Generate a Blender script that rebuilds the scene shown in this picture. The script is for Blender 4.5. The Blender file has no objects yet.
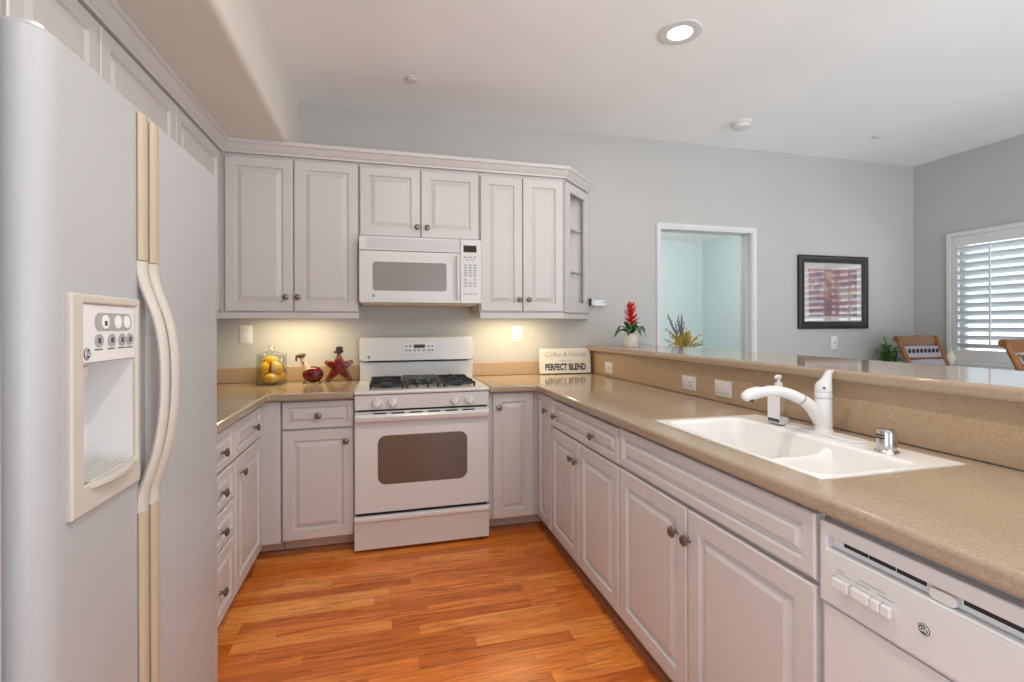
import bpy, bmesh, math, random
from mathutils import Vector, Matrix
random.seed(7)
S = bpy.context.scene
COL = S.collection
PI = math.pi

# ------------------------------------------------------------------ camera
F_PX, YAW, ROLL, HORIZON, EYE = 485.0, 0.2572, -0.0032, 325.0, 1.28
cam_data = bpy.data.cameras.new('camera')
cam_data.sensor_width = 36.0
cam_data.lens = F_PX * 36.0 / 1024.0
cam_data.shift_y = -(341.0 - HORIZON) / 1024.0
cam_data.clip_start = 0.02
cam = bpy.data.objects.new('camera', cam_data)
COL.objects.link(cam)
_r = Vector((math.cos(YAW), -math.sin(YAW), 0)); _f = Vector((math.sin(YAW), math.cos(YAW), 0)); _u = Vector((0, 0, 1))
_R = _r * math.cos(ROLL) + _u * math.sin(ROLL); _U = -_r * math.sin(ROLL) + _u * math.cos(ROLL)
m = Matrix.Identity(4)
for i in range(3):
    m[i][0], m[i][1], m[i][2] = _R[i], _U[i], -_f[i]
m.translation = (0, 0, EYE)
cam.matrix_world = m
S.camera = cam

# ------------------------------------------------------------------ view, world, lights
S.view_settings.view_transform = 'Standard'
S.view_settings.look = 'None'
S.view_settings.gamma = 1.0
S.view_settings.use_curve_mapping = False
S.view_settings.exposure = 0.36
S.cycles.use_denoising = True
S.cycles.max_bounces = 10
S.cycles.diffuse_bounces = 6
S.cycles.transparent_max_bounces = 16
S.cycles.sample_clamp_indirect = 6.0
S.cycles.caustics_reflective = False
S.cycles.caustics_refractive = False
world = bpy.data.worlds.new('daylight')
S.world = world
world.use_nodes = True
wn = world.node_tree.nodes
wl = world.node_tree.links
_tc = wn.new('ShaderNodeTexCoord'); _sx = wn.new('ShaderNodeSeparateXYZ'); _cr = wn.new('ShaderNodeValToRGB')
wl.new(_tc.outputs['Generated'], _sx.inputs[0])
_mr = wn.new('ShaderNodeMapRange'); _mr.inputs['From Min'].default_value = -1; _mr.inputs['From Max'].default_value = 1
wl.new(_sx.outputs['Z'], _mr.inputs['Value']); wl.new(_mr.outputs['Result'], _cr.inputs['Fac'])
_cr.color_ramp.elements[0].position = 0.47; _cr.color_ramp.elements[0].color = (1.0, 1.03, 1.08, 1)   # unseen lower half, set brighter than the sky to lift the ceiling
_cr.color_ramp.elements[1].position = 0.52; _cr.color_ramp.elements[1].color = (0.30, 0.40, 0.50, 1)   # hazy sky
wl.new(_cr.outputs['Color'], wn['Background'].inputs[0])
wn['Background'].inputs[1].default_value = 4.0

def area(name, loc, size, power, color, rot=(0, 0, 0), shape='DISK', size_y=None, spread=PI, portal=False):
    l = bpy.data.lights.new(name, 'AREA'); l.shape = shape; l.size = size
    if size_y: l.size_y = size_y
    l.energy = power; l.color = color; l.spread = spread
    if portal: l.cycles.is_portal = True
    o = bpy.data.objects.new(name, l); COL.objects.link(o); o.location = loc; o.rotation_euler = rot
    return o
CAN_POS = [(1.452, 2.157), (0.36, 1.05), (0.36, -0.5), (1.452, 0.35), (3.3, 1.0), (3.45, -0.9)]  # first is seen; the rest are guesses out of view to light the room
CAN_W = [2.2, 9.5, 10, 5, 6, 8]
WARM = (1.0, 0.91, 0.80)
for (x, y), w in zip(CAN_POS, CAN_W):
    area('recessed_light_beam', (x, y, 2.742), 0.10, w, WARM)
# daylight portals: three openings added out of view, then the shuttered window
area('added_rear_opening_portal', (2.67, -2.44, 1.05), 4.15, 1, (1, 1, 1), (PI/2, 0, 0), 'RECTANGLE', 2.1, portal=True)
area('added_right_opening_portal', (4.82, -1.225, 1.2), 1.85, 1, (1, 1, 1), (PI/2, 0, PI/2), 'RECTANGLE', 2.35, portal=True)
area('added_left_opening_portal', (-1.25, -1.15, 1.07), 2.3, 1, (1, 1, 1), (PI/2, 0, -PI/2), 'RECTANGLE', 2.05, portal=True)
area('dining_window_portal', (4.95, 2.53, 1.5), 1.2, 1, (1, 1, 1), (PI/2, 0, PI/2), 'RECTANGLE', 1.08, portal=True)
# under cabinet strips
UC = [(-0.545, 3.27, 1.352), (0.89, 3.27, 1.352)]
for p in UC:
    area('undercabinet_beam', (p[0], p[1], p[2] - 0.022), 0.42, 2.0, (1.0, 0.77, 0.37), (0, 0, 0), 'RECTANGLE', 0.05)
# added lamp that stands in for daylight in the room beyond the doorway
area('side_room_fill_lamp', (3.0, 3.75, 2.0), 1.0, 26, (1.0, 1.0, 0.99), (-PI/2 * 1.3, 0, PI), 'RECTANGLE', 0.8)

# ------------------------------------------------------------------ materials
def mat(name, col, rough=0.5, metal=0.0, **kw):
    m = bpy.data.materials.new(name); m.use_nodes = True
    b = m.node_tree.nodes['Principled BSDF']
    b.inputs['Base Color'].default_value = (*col, 1)
    b.inputs['Roughness'].default_value = rough
    b.inputs['Metallic'].default_value = metal
    for k, v in kw.items():
        b.inputs[k.replace('_', ' ')].default_value = v
    return m
def bsdf(m): return m.node_tree.nodes['Principled BSDF']
def nd(m, t, **kw):
    n = m.node_tree.nodes.new(t)
    for k, v in kw.items(): setattr(n, k, v)
    return n
def lk(m, a, b): m.node_tree.links.new(a, b)
def objcoord(m, scale=(1, 1, 1)):
    g = nd(m, 'ShaderNodeNewGeometry'); mp = nd(m, 'ShaderNodeMapping'); mp.inputs['Scale'].default_value = scale
    lk(m, g.outputs['Position'], mp.inputs['Vector']); return mp.outputs['Vector']
def ramp(m, fac, stops):
    r = nd(m, 'ShaderNodeValToRGB'); e = r.color_ramp.elements
    while len(e) < len(stops): e.new(0.5)
    for el, (p, c) in zip(e, stops): el.position = p; el.color = (*c, 1)
    lk(m, fac, r.inputs['Fac']); return r.outputs['Color']
def noise(m, vec, scale, detail=2, rough=0.5, dist=0.0):
    n = nd(m, 'ShaderNodeTexNoise'); n.inputs['Scale'].default_value = scale; n.inputs['Detail'].default_value = detail
    n.inputs['Roughness'].default_value = rough; n.inputs['Distortion'].default_value = dist
    lk(m, vec, n.inputs['Vector']); return n
def bump(m, h, strength, dist=0.002):
    b = nd(m, 'ShaderNodeBump'); b.inputs['Strength'].default_value = strength; b.inputs['Distance'].default_value = dist
    lk(m, h, b.inputs['Height']); lk(m, b.outputs['Normal'], bsdf(m).inputs['Normal'])
def mth(m, op, a, b=None, c=None):
    n = nd(m, 'ShaderNodeMath', operation=op)
    for i, v in enumerate((a, b, c)):
        if v is None: continue
        if isinstance(v, (int, float)): n.inputs[i].default_value = v
        else: lk(m, v, n.inputs[i])
    return n.outputs[0]

def painted(name, col, rough=0.55, bumps=0.05, scale=180):
    m = mat(name, col, rough)
    v = objcoord(m); n = noise(m, v, scale, 3); bump(m, n.outputs['Fac'], bumps, 0.001)
    n2 = noise(m, v, 1.3, 2)
    c = ramp(m, n2.outputs['Fac'], [(0.3, tuple(x * 0.97 for x in col)), (0.7, tuple(min(1, x * 1.02) for x in col))])
    lk(m, c, bsdf(m).inputs['Base Color'])
    return m
M = {}
M['wall'] = painted('wall_paint_grey', (0.475, 0.468, 0.455), 0.6)
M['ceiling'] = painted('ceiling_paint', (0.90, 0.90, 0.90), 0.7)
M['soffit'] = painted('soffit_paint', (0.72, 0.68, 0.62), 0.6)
M['bouncefloor'] = painted('pale_bounce_floor', (0.62, 0.60, 0.57), 0.9, 0.3, 300)
M['hall'] = painted('side_room_paint', (0.60, 0.69, 0.69), 0.6)
M['cab'] = painted('white_thermofoil', (0.595, 0.57, 0.558), 0.33, 0.01)
M['trimw'] = painted('white_trim_paint', (0.66, 0.66, 0.65), 0.4, 0.01)
M['appl'] = painted('white_enamel', (0.68, 0.675, 0.67), 0.22, 0.0)
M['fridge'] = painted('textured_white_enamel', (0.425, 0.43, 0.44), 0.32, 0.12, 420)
M['almond'] = painted('almond_plastic', (0.54, 0.50, 0.44), 0.4, 0.0)
M['tan'] = painted('yellowed_plastic', (0.47, 0.385, 0.27), 0.4, 0.0)
M['plastic'] = painted('white_plastic', (0.72, 0.71, 0.70), 0.35, 0.0)
M['grey'] = mat('grey_print', (0.36, 0.36, 0.36), 0.5)
M['dgrey'] = mat('dark_print', (0.06, 0.06, 0.065), 0.5)
M['black'] = mat('black_iron', (0.012, 0.012, 0.013), 0.45)
M['gap'] = mat('dark_recess', (0.02, 0.018, 0.016), 0.8)
M['pewter'] = mat('antique_pewter', (0.22, 0.195, 0.17), 0.33, 0.9)
M['chrome'] = mat('chrome', (0.62, 0.62, 0.63), 0.2, 1.0)
M['steel'] = mat('brushed_aluminium', (0.45, 0.45, 0.46), 0.4, 1.0)
M['ovenglass'] = mat('oven_window_glass', (0.13, 0.095, 0.074), 0.10)
M['microglass'] = mat('microwave_window', (0.27, 0.255, 0.24), 0.18)
M['display'] = mat('dark_display', (0.035, 0.012, 0.006), 0.15)
M['ovendisp'] = mat('oven_display', (0.035, 0.03, 0.006), 0.5)
M['porcelain'] = painted('white_sink_enamel', (0.85, 0.84, 0.82), 0.16, 0.0)
M['toe'] = painted('toe_kick_panel', (0.56, 0.46, 0.37), 0.6, 0.0)
M['frame'] = mat('dark_frame_wood', (0.014, 0.008, 0.007), 0.42)
M['mat'] = painted('picture_mat', (0.70, 0.62, 0.55), 0.7, 0.0)
M['chairwood'] = mat('chair_wood', (0.33, 0.15, 0.055), 0.35)
M['red'] = mat('red_bracts', (0.62, 0.015, 0.012), 0.42)
M['leaf'] = mat('dark_green_leaf', (0.035, 0.11, 0.03), 0.38)
M['leaf2'] = mat('foliage_green', (0.09, 0.23, 0.04), 0.45)
M['pot'] = painted('white_ceramic_pot', (0.72, 0.67, 0.63), 0.4, 0.0)
M['soil'] = mat('potting_soil', (0.03, 0.02, 0.014), 0.9)
M['lemon'] = mat('lemon_skin', (0.80, 0.42, 0.008), 0.38)
M['label'] = mat('white_label', (0.80, 0.80, 0.80), 0.5)
M['signw'] = painted('whitewashed_wood', (0.72, 0.68, 0.61), 0.6, 0.02)
M['yellow'] = mat('dried_yellow_flowers', (0.40, 0.27, 0.04), 0.8)
M['purple'] = mat('dried_lavender', (0.12, 0.11, 0.17), 0.8)
M['stem'] = mat('dried_stems', (0.20, 0.15, 0.06), 0.8)
M['cane'] = mat('woven_panel', (0.45, 0.42, 0.52), 0.6)
M['cream'] = mat('cream_ceramic', (0.78, 0.75, 0.62), 0.4)
M['beige'] = mat('beige_bottle_neck', (0.55, 0.42, 0.28), 0.3)
M['rim'] = mat('gasket_grey', (0.55, 0.55, 0.55), 0.5)
M['darkwood'] = mat('console_wood', (0.10, 0.05, 0.03), 0.4)
n = noise(M['lemon'], objcoord(M['lemon']), 220, 2); bump(M['lemon'], n.outputs['Fac'], 0.25, 0.002)

# chair wood grain
v = objcoord(M['chairwood'], (12, 12, 60)); n = noise(M['chairwood'], v, 2.0, 4, 0.6, 0.8)
lk(M['chairwood'], ramp(M['chairwood'], n.outputs['Fac'], [(0.3, (0.16, 0.055, 0.012)), (0.7, (0.32, 0.130, 0.030))]), bsdf(M['chairwood']).inputs['Base Color'])
v = objcoord(M['cane'], (1, 1, 1)); n = nd(M['cane'], 'ShaderNodeTexChecker'); n.inputs['Scale'].default_value = 160
lk(M['cane'], v, n.inputs['Vector']); n.inputs['Color1'].default_value = (0.55, 0.52, 0.60, 1); n.inputs['Color2'].default_value = (0.34, 0.30, 0.38, 1)
lk(M['cane'], n.outputs['Color'], bsdf(M['cane']).inputs['Base Color'])

# speckled solid surface
def solid_surface(name, base, dark, light, rough):
    m = mat(name, base, rough)
    v = objcoord(m)
    a = noise(m, v, 260, 2, 0.7); c1 = ramp(m, a.outputs['Fac'], [(0.36, dark), (0.46, base), (0.56, base), (0.68, light)])
    vo = nd(m, 'ShaderNodeTexVoronoi'); vo.inputs['Scale'].default_value = 330; lk(m, v, vo.inputs['Vector'])
    f = mth(m, 'LESS_THAN', vo.outputs['Distance'], 0.20)
    mx = nd(m, 'ShaderNodeMix', data_type='RGBA'); lk(m, mth(m, 'MULTIPLY', f, 0.35), mx.inputs['Factor'])
    lk(m, c1, mx.inputs['A']); mx.inputs['B'].default_value = (*dark, 1)
    lk(m, mx.outputs['Result'], bsdf(m).inputs['Base Color'])
    return m
M['counter'] = solid_surface('speckled_tan_solid_surface', (0.375, 0.287, 0.203), (0.31, 0.227, 0.152), (0.43, 0.347, 0.262), 0.11)
M['bartop'] = solid_surface('speckled_tan_bar_surface', (0.375, 0.287, 0.203), (0.31, 0.227, 0.152), (0.43, 0.347, 0.262), 0.08)
M['splash'] = solid_surface('speckled_tan_backsplash', (0.46, 0.325, 0.205), (0.38, 0.255, 0.15), (0.53, 0.40, 0.275), 0.30)

# plank floor: strips run along X
def plank_floor():
    m = mat('oak_laminate_planks', (0.5, 0.25, 0.1), 0.28)
    g = nd(m, 'ShaderNodeNewGeometry'); sp = nd(m, 'ShaderNodeSeparateXYZ'); lk(m, g.outputs['Position'], sp.inputs[0])
    W, L = 0.068, 0.62
    yy = mth(m, 'DIVIDE', sp.outputs['Y'], W); row = mth(m, 'FLOOR', yy)
    wn1 = nd(m, 'ShaderNodeTexWhiteNoise', noise_dimensions='1D'); lk(m, row, wn1.inputs['W'])
    xx = mth(m, 'ADD', mth(m, 'DIVIDE', sp.outputs['X'], L), mth(m, 'MULTIPLY', wn1.outputs['Value'], 7.31))
    colr = mth(m, 'FLOOR', xx)
    cb = nd(m, 'ShaderNodeCombineXYZ'); lk(m, row, cb.inputs[0]); lk(m, colr, cb.inputs[1])
    wn2 = nd(m, 'ShaderNodeTexWhiteNoise', noise_dimensions='3D'); lk(m, cb.outputs[0], wn2.inputs['Vector'])
    tone = ramp(m, wn2.outputs['Value'], [(0.0, (0.56, 0.140, 0.018)), (0.3, (0.69, 0.185, 0.026)), (0.65, (0.80, 0.245, 0.040)), (1.0, (0.90, 0.36, 0.082))])
    # grain, offset per plank
    cv = nd(m, 'ShaderNodeCombineXYZ')
    lk(m, mth(m, 'ADD', mth(m, 'MULTIPLY', sp.outputs['X'], 2.6), mth(m, 'MULTIPLY', wn2.outputs['Value'], 37.0)), cv.inputs[0])
    lk(m, mth(m, 'MULTIPLY', sp.outputs['Y'], 34.0), cv.inputs[1]); lk(m, mth(m, 'MULTIPLY', row, 3.7), cv.inputs[2])
    gr = noise(m, cv.outputs[0], 1.15, 5, 0.62, 1.5)
    gcol = ramp(m, gr.outputs['Fac'], [(0.30, (0.52, 0.38, 0.30)), (0.47, (0.92, 0.88, 0.84)), (0.55, (1.02, 1.04, 1.04)), (0.70, (1.22, 1.30, 1.36))])
    mx = nd(m, 'ShaderNodeMix', data_type='RGBA', blend_type='MULTIPLY'); mx.inputs['Factor'].default_value = 1.0
    lk(m, tone, mx.inputs['A']); lk(m, gcol, mx.inputs['B'])
    # seams
    fy = mth(m, 'FRACT', yy); fx = mth(m, 'FRACT', xx)
    sy = mth(m, 'LESS_THAN', mth(m, 'MINIMUM', fy, mth(m, 'SUBTRACT', 1.0, fy)), 0.014)
    sx = mth(m, 'LESS_THAN', mth(m, 'MINIMUM', fx, mth(m, 'SUBTRACT', 1.0, fx)), 0.0018)
    seam = mth(m, 'MULTIPLY', mth(m, 'MAXIMUM', sy, sx), 0.45)
    m2 = nd(m, 'ShaderNodeMix', data_type='RGBA', blend_type='MULTIPLY'); lk(m, seam, m2.inputs['Factor'])
    lk(m, mx.outputs['Result'], m2.inputs['A']); m2.inputs['B'].default_value = (0.45, 0.32, 0.25, 1)
    lk(m, m2.outputs['Result'], bsdf(m).inputs['Base Color'])
    return m
M['floor'] = plank_floor()
M['shoe'] = mat('reddish_wood_strip', (0.30, 0.10, 0.035), 0.45)

# floral print
def print_mat():
    m = mat('floral_print', (0.4, 0.1, 0.1), 0.6)
    v = objcoord(m)
    n1 = noise(m, v, 6.5, 3, 0.6, 0.6)
    base = ramp(m, n1.outputs['Fac'], [(0.32, (0.16, 0.04, 0.07)), (0.44, (0.40, 0.06, 0.09)), (0.54, (0.60, 0.28, 0.22)), (0.64, (0.80, 0.68, 0.45))])
    vo = nd(m, 'ShaderNodeTexVoronoi'); vo.inputs['Scale'].default_value = 9; lk(m, v, vo.inputs['Vector'])
    f = ramp(m, vo.outputs['Distance'], [(0.0, (0.9, 0.75, 0.55)), (0.25, (0.45, 0.06, 0.06)), (0.55, (0.12, 0.04, 0.07))])
    mx = nd(m, 'ShaderNodeMix', data_type='RGBA'); mx.inputs['Factor'].default_value = 0.5
    lk(m, base, mx.inputs['A']); lk(m, f, mx.inputs['B']); lk(m, mx.outputs['Result'], bsdf(m).inputs['Base Color'])
    return m
M['print'] = print_mat()

def glass(name, tint=(1, 1, 1), gloss=0.08, rough=0.02):
    m = bpy.data.materials.new(name); m.use_nodes = True
    t = m.node_tree; t.nodes.remove(t.nodes['Principled BSDF'])
    tr = t.nodes.new('ShaderNodeBsdfTransparent'); tr.inputs[0].default_value = (*tint, 1)
    gl = t.nodes.new('ShaderNodeBsdfGlossy'); gl.inputs['Roughness'].default_value = rough
    lw = t.nodes.new('ShaderNodeLayerWeight'); lw.inputs['Blend'].default_value = 0.35
    ml = t.nodes.new('ShaderNodeMath'); ml.operation = 'MULTIPLY_ADD'; ml.inputs[1].default_value = 0.40; ml.inputs[2].default_value = gloss
    t.links.new(lw.outputs['Facing'], ml.inputs[0])
    mx = t.nodes.new('ShaderNodeMixShader'); t.links.new(ml.outputs[0], mx.inputs[0])
    t.links.new(tr.outputs[0], mx.inputs[1]); t.links.new(gl.outputs[0], mx.inputs[2])
    t.links.new(mx.outputs[0], t.nodes['Material Output'].inputs[0])
    return m
M['glass'] = glass('clear_glass', (0.93, 0.95, 0.94), gloss=0.03)
M['pictureglass'] = glass('picture_glass', gloss=0.08, rough=0.05)
M['clearplastic'] = glass('clear_plastic', (0.95, 0.95, 0.95), 0.06)
M['redglass'] = mat('red_pepper_filling', (0.28, 0.012, 0.008), 0.12)
n = nd(M['redglass'], 'ShaderNodeTexVoronoi'); n.inputs['Scale'].default_value = 55; lk(M['redglass'], objcoord(M['redglass']), n.inputs['Vector'])
lk(M['redglass'], ramp(M['redglass'], n.outputs['Distance'], [(0.0, (0.30, 0.035, 0.012)), (0.25, (0.19, 0.008, 0.006)), (0.7, (0.06, 0.004, 0.004))]), bsdf(M['redglass']).inputs['Base Color'])
M['amber'] = mat('amber_glass_edge', (0.20, 0.06, 0.018), 0.15)
M['olive'] = mat('olive_stopper', (0.10, 0.09, 0.03), 0.5)
M['lamp'] = bpy.data.materials.new('glowing_lamp'); M['lamp'].use_nodes = True
_b = bsdf(M['lamp']); _b.inputs['Emission Color'].default_value = (1, 0.94, 0.84, 1); _b.inputs['Emission Strength'].default_value = 6

# ------------------------------------------------------------------ mesh helpers
def rootof(o):
    while o.parent: o = o.parent
    return o
def setp(o, **kw):
    for k, v in kw.items():
        if v is not None: o[k] = v
def thing(name, label, cat, loc, rotz=0.0, group=None):
    o = bpy.data.objects.new(name, None); o.empty_display_size = 0.05
    COL.objects.link(o); o.location = loc; o.rotation_euler = (0, 0, rotz)
    setp(o, label=label, category=cat, group=group); return o
class MB:
    def __init__(s): s.bm = bmesh.new()
    def box(s, x0, x1, y0, y1, z0, z1):
        vs = [s.bm.verts.new(p) for p in ((x0, y0, z0), (x1, y0, z0), (x1, y1, z0), (x0, y1, z0), (x0, y0, z1), (x1, y0, z1), (x1, y1, z1), (x0, y1, z1))]
        for f in ((0, 3, 2, 1), (4, 5, 6, 7), (0, 1, 5, 4), (1, 2, 6, 5), (2, 3, 7, 6), (3, 0, 4, 7)):
            s.bm.faces.new([vs[i] for i in f])
        return s
    def rings(s, rings, cap0=True, cap1=True, closed=True):
        R = [[s.bm.verts.new(p) for p in r] for r in rings]
        for a, b in zip(R, R[1:]):
            k = len(a)
            for i in range(k if closed else k - 1):
                j = (i + 1) % k
                s.bm.faces.new((a[i], a[j], b[j], b[i]))
        if cap0: s.bm.faces.new(list(reversed(R[0])))
        if cap1: s.bm.faces.new(R[-1])
        return s
    def lathe(s, prof, c, axis=(0, 0, 1), seg=24):
        q = Vector((0, 0, 1)).rotation_difference(Vector(axis).normalized()); c = Vector(c)
        rings = []
        for r, h in prof:
            r = max(r, 1e-4)
            rings.append([c + q @ Vector((r * math.cos(2*PI*i/seg), r * math.sin(2*PI*i/seg), h)) for i in range(seg)])
        return s.rings(rings)
    def cyl(s, p0, p1, r0, r1=None, seg=16):
        p0, p1 = Vector(p0), Vector(p1); d = p1 - p0
        return s.lathe([(r0, 0), (r0 if r1 is None else r1, d.length)], p0, d, seg)
    def ell(s, c, rx, ry, rz, rot=None, seg=18, rows=12, fn=None):
        rings = []
        for k in range(rows + 1):
            t = PI * k / rows; rr = max(math.sin(t), 0.004)
            ring = []
            for i in range(seg):
                p = Vector((rx * rr * math.cos(2*PI*i/seg), ry * rr * math.sin(2*PI*i/seg), -rz * math.cos(t)))
                if fn: p = fn(p)
                if rot: p = rot @ p
                ring.append(p + Vector(c))
            rings.append(ring)
        return s.rings(rings)
    def tube(s, pts, rad, seg=12, smooth=0, flat=None, side=None):
        pts = [Vector(p) for p in pts]
        if not isinstance(rad, (list, tuple)): rad = [rad] * len(pts)
        if smooth:
            P, Q = [], []
            for i in range(len(pts) - 1):
                p0, p1, p2, p3 = pts[max(i-1, 0)], pts[i], pts[i+1], pts[min(i+2, len(pts)-1)]
                for k in range(smooth):
                    t = k / smooth
                    P.append(0.5 * ((2*p1) + (p2-p0)*t + (2*p0-5*p1+4*p2-p3)*t*t + (3*p1-p0-3*p2+p3)*t**3))
                    Q.append(rad[i] * (1-t) + rad[i+1] * t)
            P.append(pts[-1]); Q.append(rad[-1]); pts, rad = P, Q
        d = (pts[1] - pts[0]).normalized()
        a = d.orthogonal().normalized() if abs(d.z) > 0.9 else d.cross(Vector((0, 0, 1))).normalized()
        if side: a = Vector(side)
        rings = []
        for i, p in enumerate(pts):
            t = (pts[min(i+1, len(pts)-1)] - pts[max(i-1, 0)]).normalized()
            a = (a - t * a.dot(t)).normalized(); b = t.cross(a)
            fl = flat or (1, 1)
            rings.append([p + a * (rad[i] * fl[0] * math.cos(2*PI*k/seg)) + b * (rad[i] * fl[1] * math.sin(2*PI*k/seg)) for k in range(seg)])
        return s.rings(rings)
    def prism(s, poly, fn, h0, h1):
        """poly: 2D points; fn(a, b, h) -> 3D"""
        return s.rings([[fn(a, b, h0) for a, b in poly], [fn(a, b, h1) for a, b in poly]])
    def cells(s, xs, ys, keep, h0, h1, fn):
        """grid of cells extruded h0..h1, faces only on the outside"""
        V = {}
        def v(i, j, k):
            if (i, j, k) not in V: V[(i, j, k)] = s.bm.verts.new(fn(xs[i], ys[j], (h0, h1)[k]))
            return V[(i, j, k)]
        nx, ny = len(xs) - 1, len(ys) - 1
        K = lambda i, j: 0 <= i < nx and 0 <= j < ny and keep(0.5*(xs[i]+xs[i+1]), 0.5*(ys[j]+ys[j+1]))
        for i in range(nx):
            for j in range(ny):
                if not K(i, j): continue
                s.bm.faces.new((v(i, j, 1), v(i+1, j, 1), v(i+1, j+1, 1), v(i, j+1, 1)))
                s.bm.faces.new((v(i, j, 0), v(i, j+1, 0), v(i+1, j+1, 0), v(i+1, j, 0)))
                if not K(i-1, j): s.bm.faces.new((v(i, j, 0), v(i, j, 1), v(i, j+1, 1), v(i, j+1, 0)))
                if not K(i+1, j): s.bm.faces.new((v(i+1, j, 0), v(i+1, j+1, 0), v(i+1, j+1, 1), v(i+1, j, 1)))
                if not K(i, j-1): s.bm.faces.new((v(i, j, 0), v(i+1, j, 0), v(i+1, j, 1), v(i, j, 1)))
                if not K(i, j+1): s.bm.faces.new((v(i, j+1, 0), v(i, j+1, 1), v(i+1, j+1, 1), v(i+1, j+1, 0)))
        return s
    def panel(s, x0, x1, z0, z1, t=0.02, fr=0.055, y=0.0, sl=0.024, gr=0.011):
        """raised-panel front: back at y, face at y-t, facing -Y"""
        L = [(0, 0), (0, -t + 0.004), (0.0045, -t), (fr, -t), (fr + 0.005, -t + gr), (fr + 0.011, -t + gr), (fr + 0.011 + sl, -t + 0.001)]
        return s.rings([[(x0+i, y+d, z0+i), (x1-i, y+d, z0+i), (x1-i, y+d, z1-i), (x0+i, y+d, z1-i)] for i, d in L])
    def leaf(s, pts, widths, up=(0, 0, 1), th=0.0012, fold=0.25):
        pts = [Vector(p) for p in pts]; rings = []
        for i, p in enumerate(pts):
            t = (pts[min(i+1, len(pts)-1)] - pts[max(i-1, 0)]).normalized()
            sd = t.cross(Vector(up)); sd = sd.normalized() if sd.length > 1e-4 else Vector((1, 0, 0))
            n = sd.cross(t).normalized(); w = max(widths[i], 0.0006)
            rings.append([p - sd*w + n*w*fold, p - n*th, p + sd*w + n*w*fold, p + n*th])
        return s.rings(rings)
    def build(s, name, material, parent=None, bev=0.0, seg=2, smooth=35, local=False, kind=None, label=None, cat=None, group=None, base=None, inv=None):
        bm = s.bm
        bmesh.ops.recalc_face_normals(bm, faces=bm.faces)
        loc = None
        if parent is not None:
            if not local:
                r = rootof(parent)
                mt = (Matrix.Translation(r.location) @ Matrix.Rotation(r.rotation_euler.z, 4, 'Z')).inverted()
                bmesh.ops.transform(bm, matrix=mt, verts=bm.verts)
        else:
            xs = [v.co for v in bm.verts]
            loc = Vector(base) if base else Vector(((min(p.x for p in xs)+max(p.x for p in xs))/2, (min(p.y for p in xs)+max(p.y for p in xs))/2, min(p.z for p in xs)))
            bmesh.ops.translate(bm, verts=bm.verts, vec=-loc)
        me = bpy.data.meshes.new(name); bm.to_mesh(me); bm.free()
        me.materials.append(M[material] if isinstance(material, str) else material)
        for p in me.polygons: p.use_smooth = True
        me.set_sharp_from_angle(angle=math.radians(smooth))
        o = bpy.data.objects.new(name, me); COL.objects.link(o)
        if parent is not None: o.parent = parent
        else: o.location = loc
        if bev:
            b = o.modifiers.new('bevel', 'BEVEL'); b.width = bev; b.segments = seg; b.limit_method = 'ANGLE'; b.angle_limit = math.radians(40)
            b.harden_normals = True
        setp(o, kind=kind, label=label, category=cat, group=group)
        return o
def bx(*a): return MB().box(*a)
def boolean(o, cutter):
    """subtract cutter (same parent frame) and bake the result; the cutter is removed"""
    b = o.modifiers.new('cut', 'BOOLEAN'); b.object = cutter; b.operation = 'DIFFERENCE'; b.solver = 'EXACT'
    bpy.context.view_layer.update()
    dg = bpy.context.evaluated_depsgraph_get()
    me = bpy.data.meshes.new_from_object(o.evaluated_get(dg))
    o.modifiers.clear(); o.data = me
    for p in me.polygons: p.use_smooth = True
    me.set_sharp_from_angle(angle=math.radians(30))
    bpy.data.objects.remove(cutter, do_unlink=True)
    return o
def copy_tree(o, parent=None):
    c = o.copy(); COL.objects.link(c); c.parent = parent
    for ch in list(o.children): copy_tree(ch, c)
    return c
FACE = {'-Y': ((1, 0, 0), (0, 0, 1), (0, -1, 0)), '+X': ((0, 1, 0), (0, 0, 1), (1, 0, 0)), '-X': ((0, -1, 0), (0, 0, 1), (-1, 0, 0))}
def frame_mat(face, pos):
    a, b, c = FACE[face] if isinstance(face, str) else face
    mt = Matrix.Identity(4)
    for i in range(3): mt[i][0], mt[i][1], mt[i][2], mt[i][3] = a[i], b[i], c[i], pos[i]
    return mt
def text(name, string, size, pos, face, material, parent, ext=0.0006, shear=0.0, align='CENTER', bold=0.0, xs=1.0):
    cu = bpy.data.curves.new(name, 'FONT'); cu.body = string; cu.size = size; cu.extrude = ext; cu.shear = shear
    cu.align_x = align; cu.align_y = 'CENTER'; cu.offset = bold; cu.resolution_u = 3
    tmp = bpy.data.objects.new('tmp', cu); COL.objects.link(tmp)
    bpy.context.view_layer.update()
    me = bpy.data.meshes.new_from_object(tmp.evaluated_get(bpy.context.evaluated_depsgraph_get()))
    bpy.data.objects.remove(tmp, do_unlink=True)
    me.transform(Matrix.Diagonal((xs, 1, 1, 1)))
    me.transform(frame_mat(face, pos))
    r = rootof(parent)
    me.transform((Matrix.Translation(r.location) @ Matrix.Rotation(r.rotation_euler.z, 4, 'Z')).inverted())
    me.materials.clear(); me.materials.append(M[material])
    o = bpy.data.objects.new(name, me); COL.objects.link(o); o.parent = parent
    return o
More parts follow.
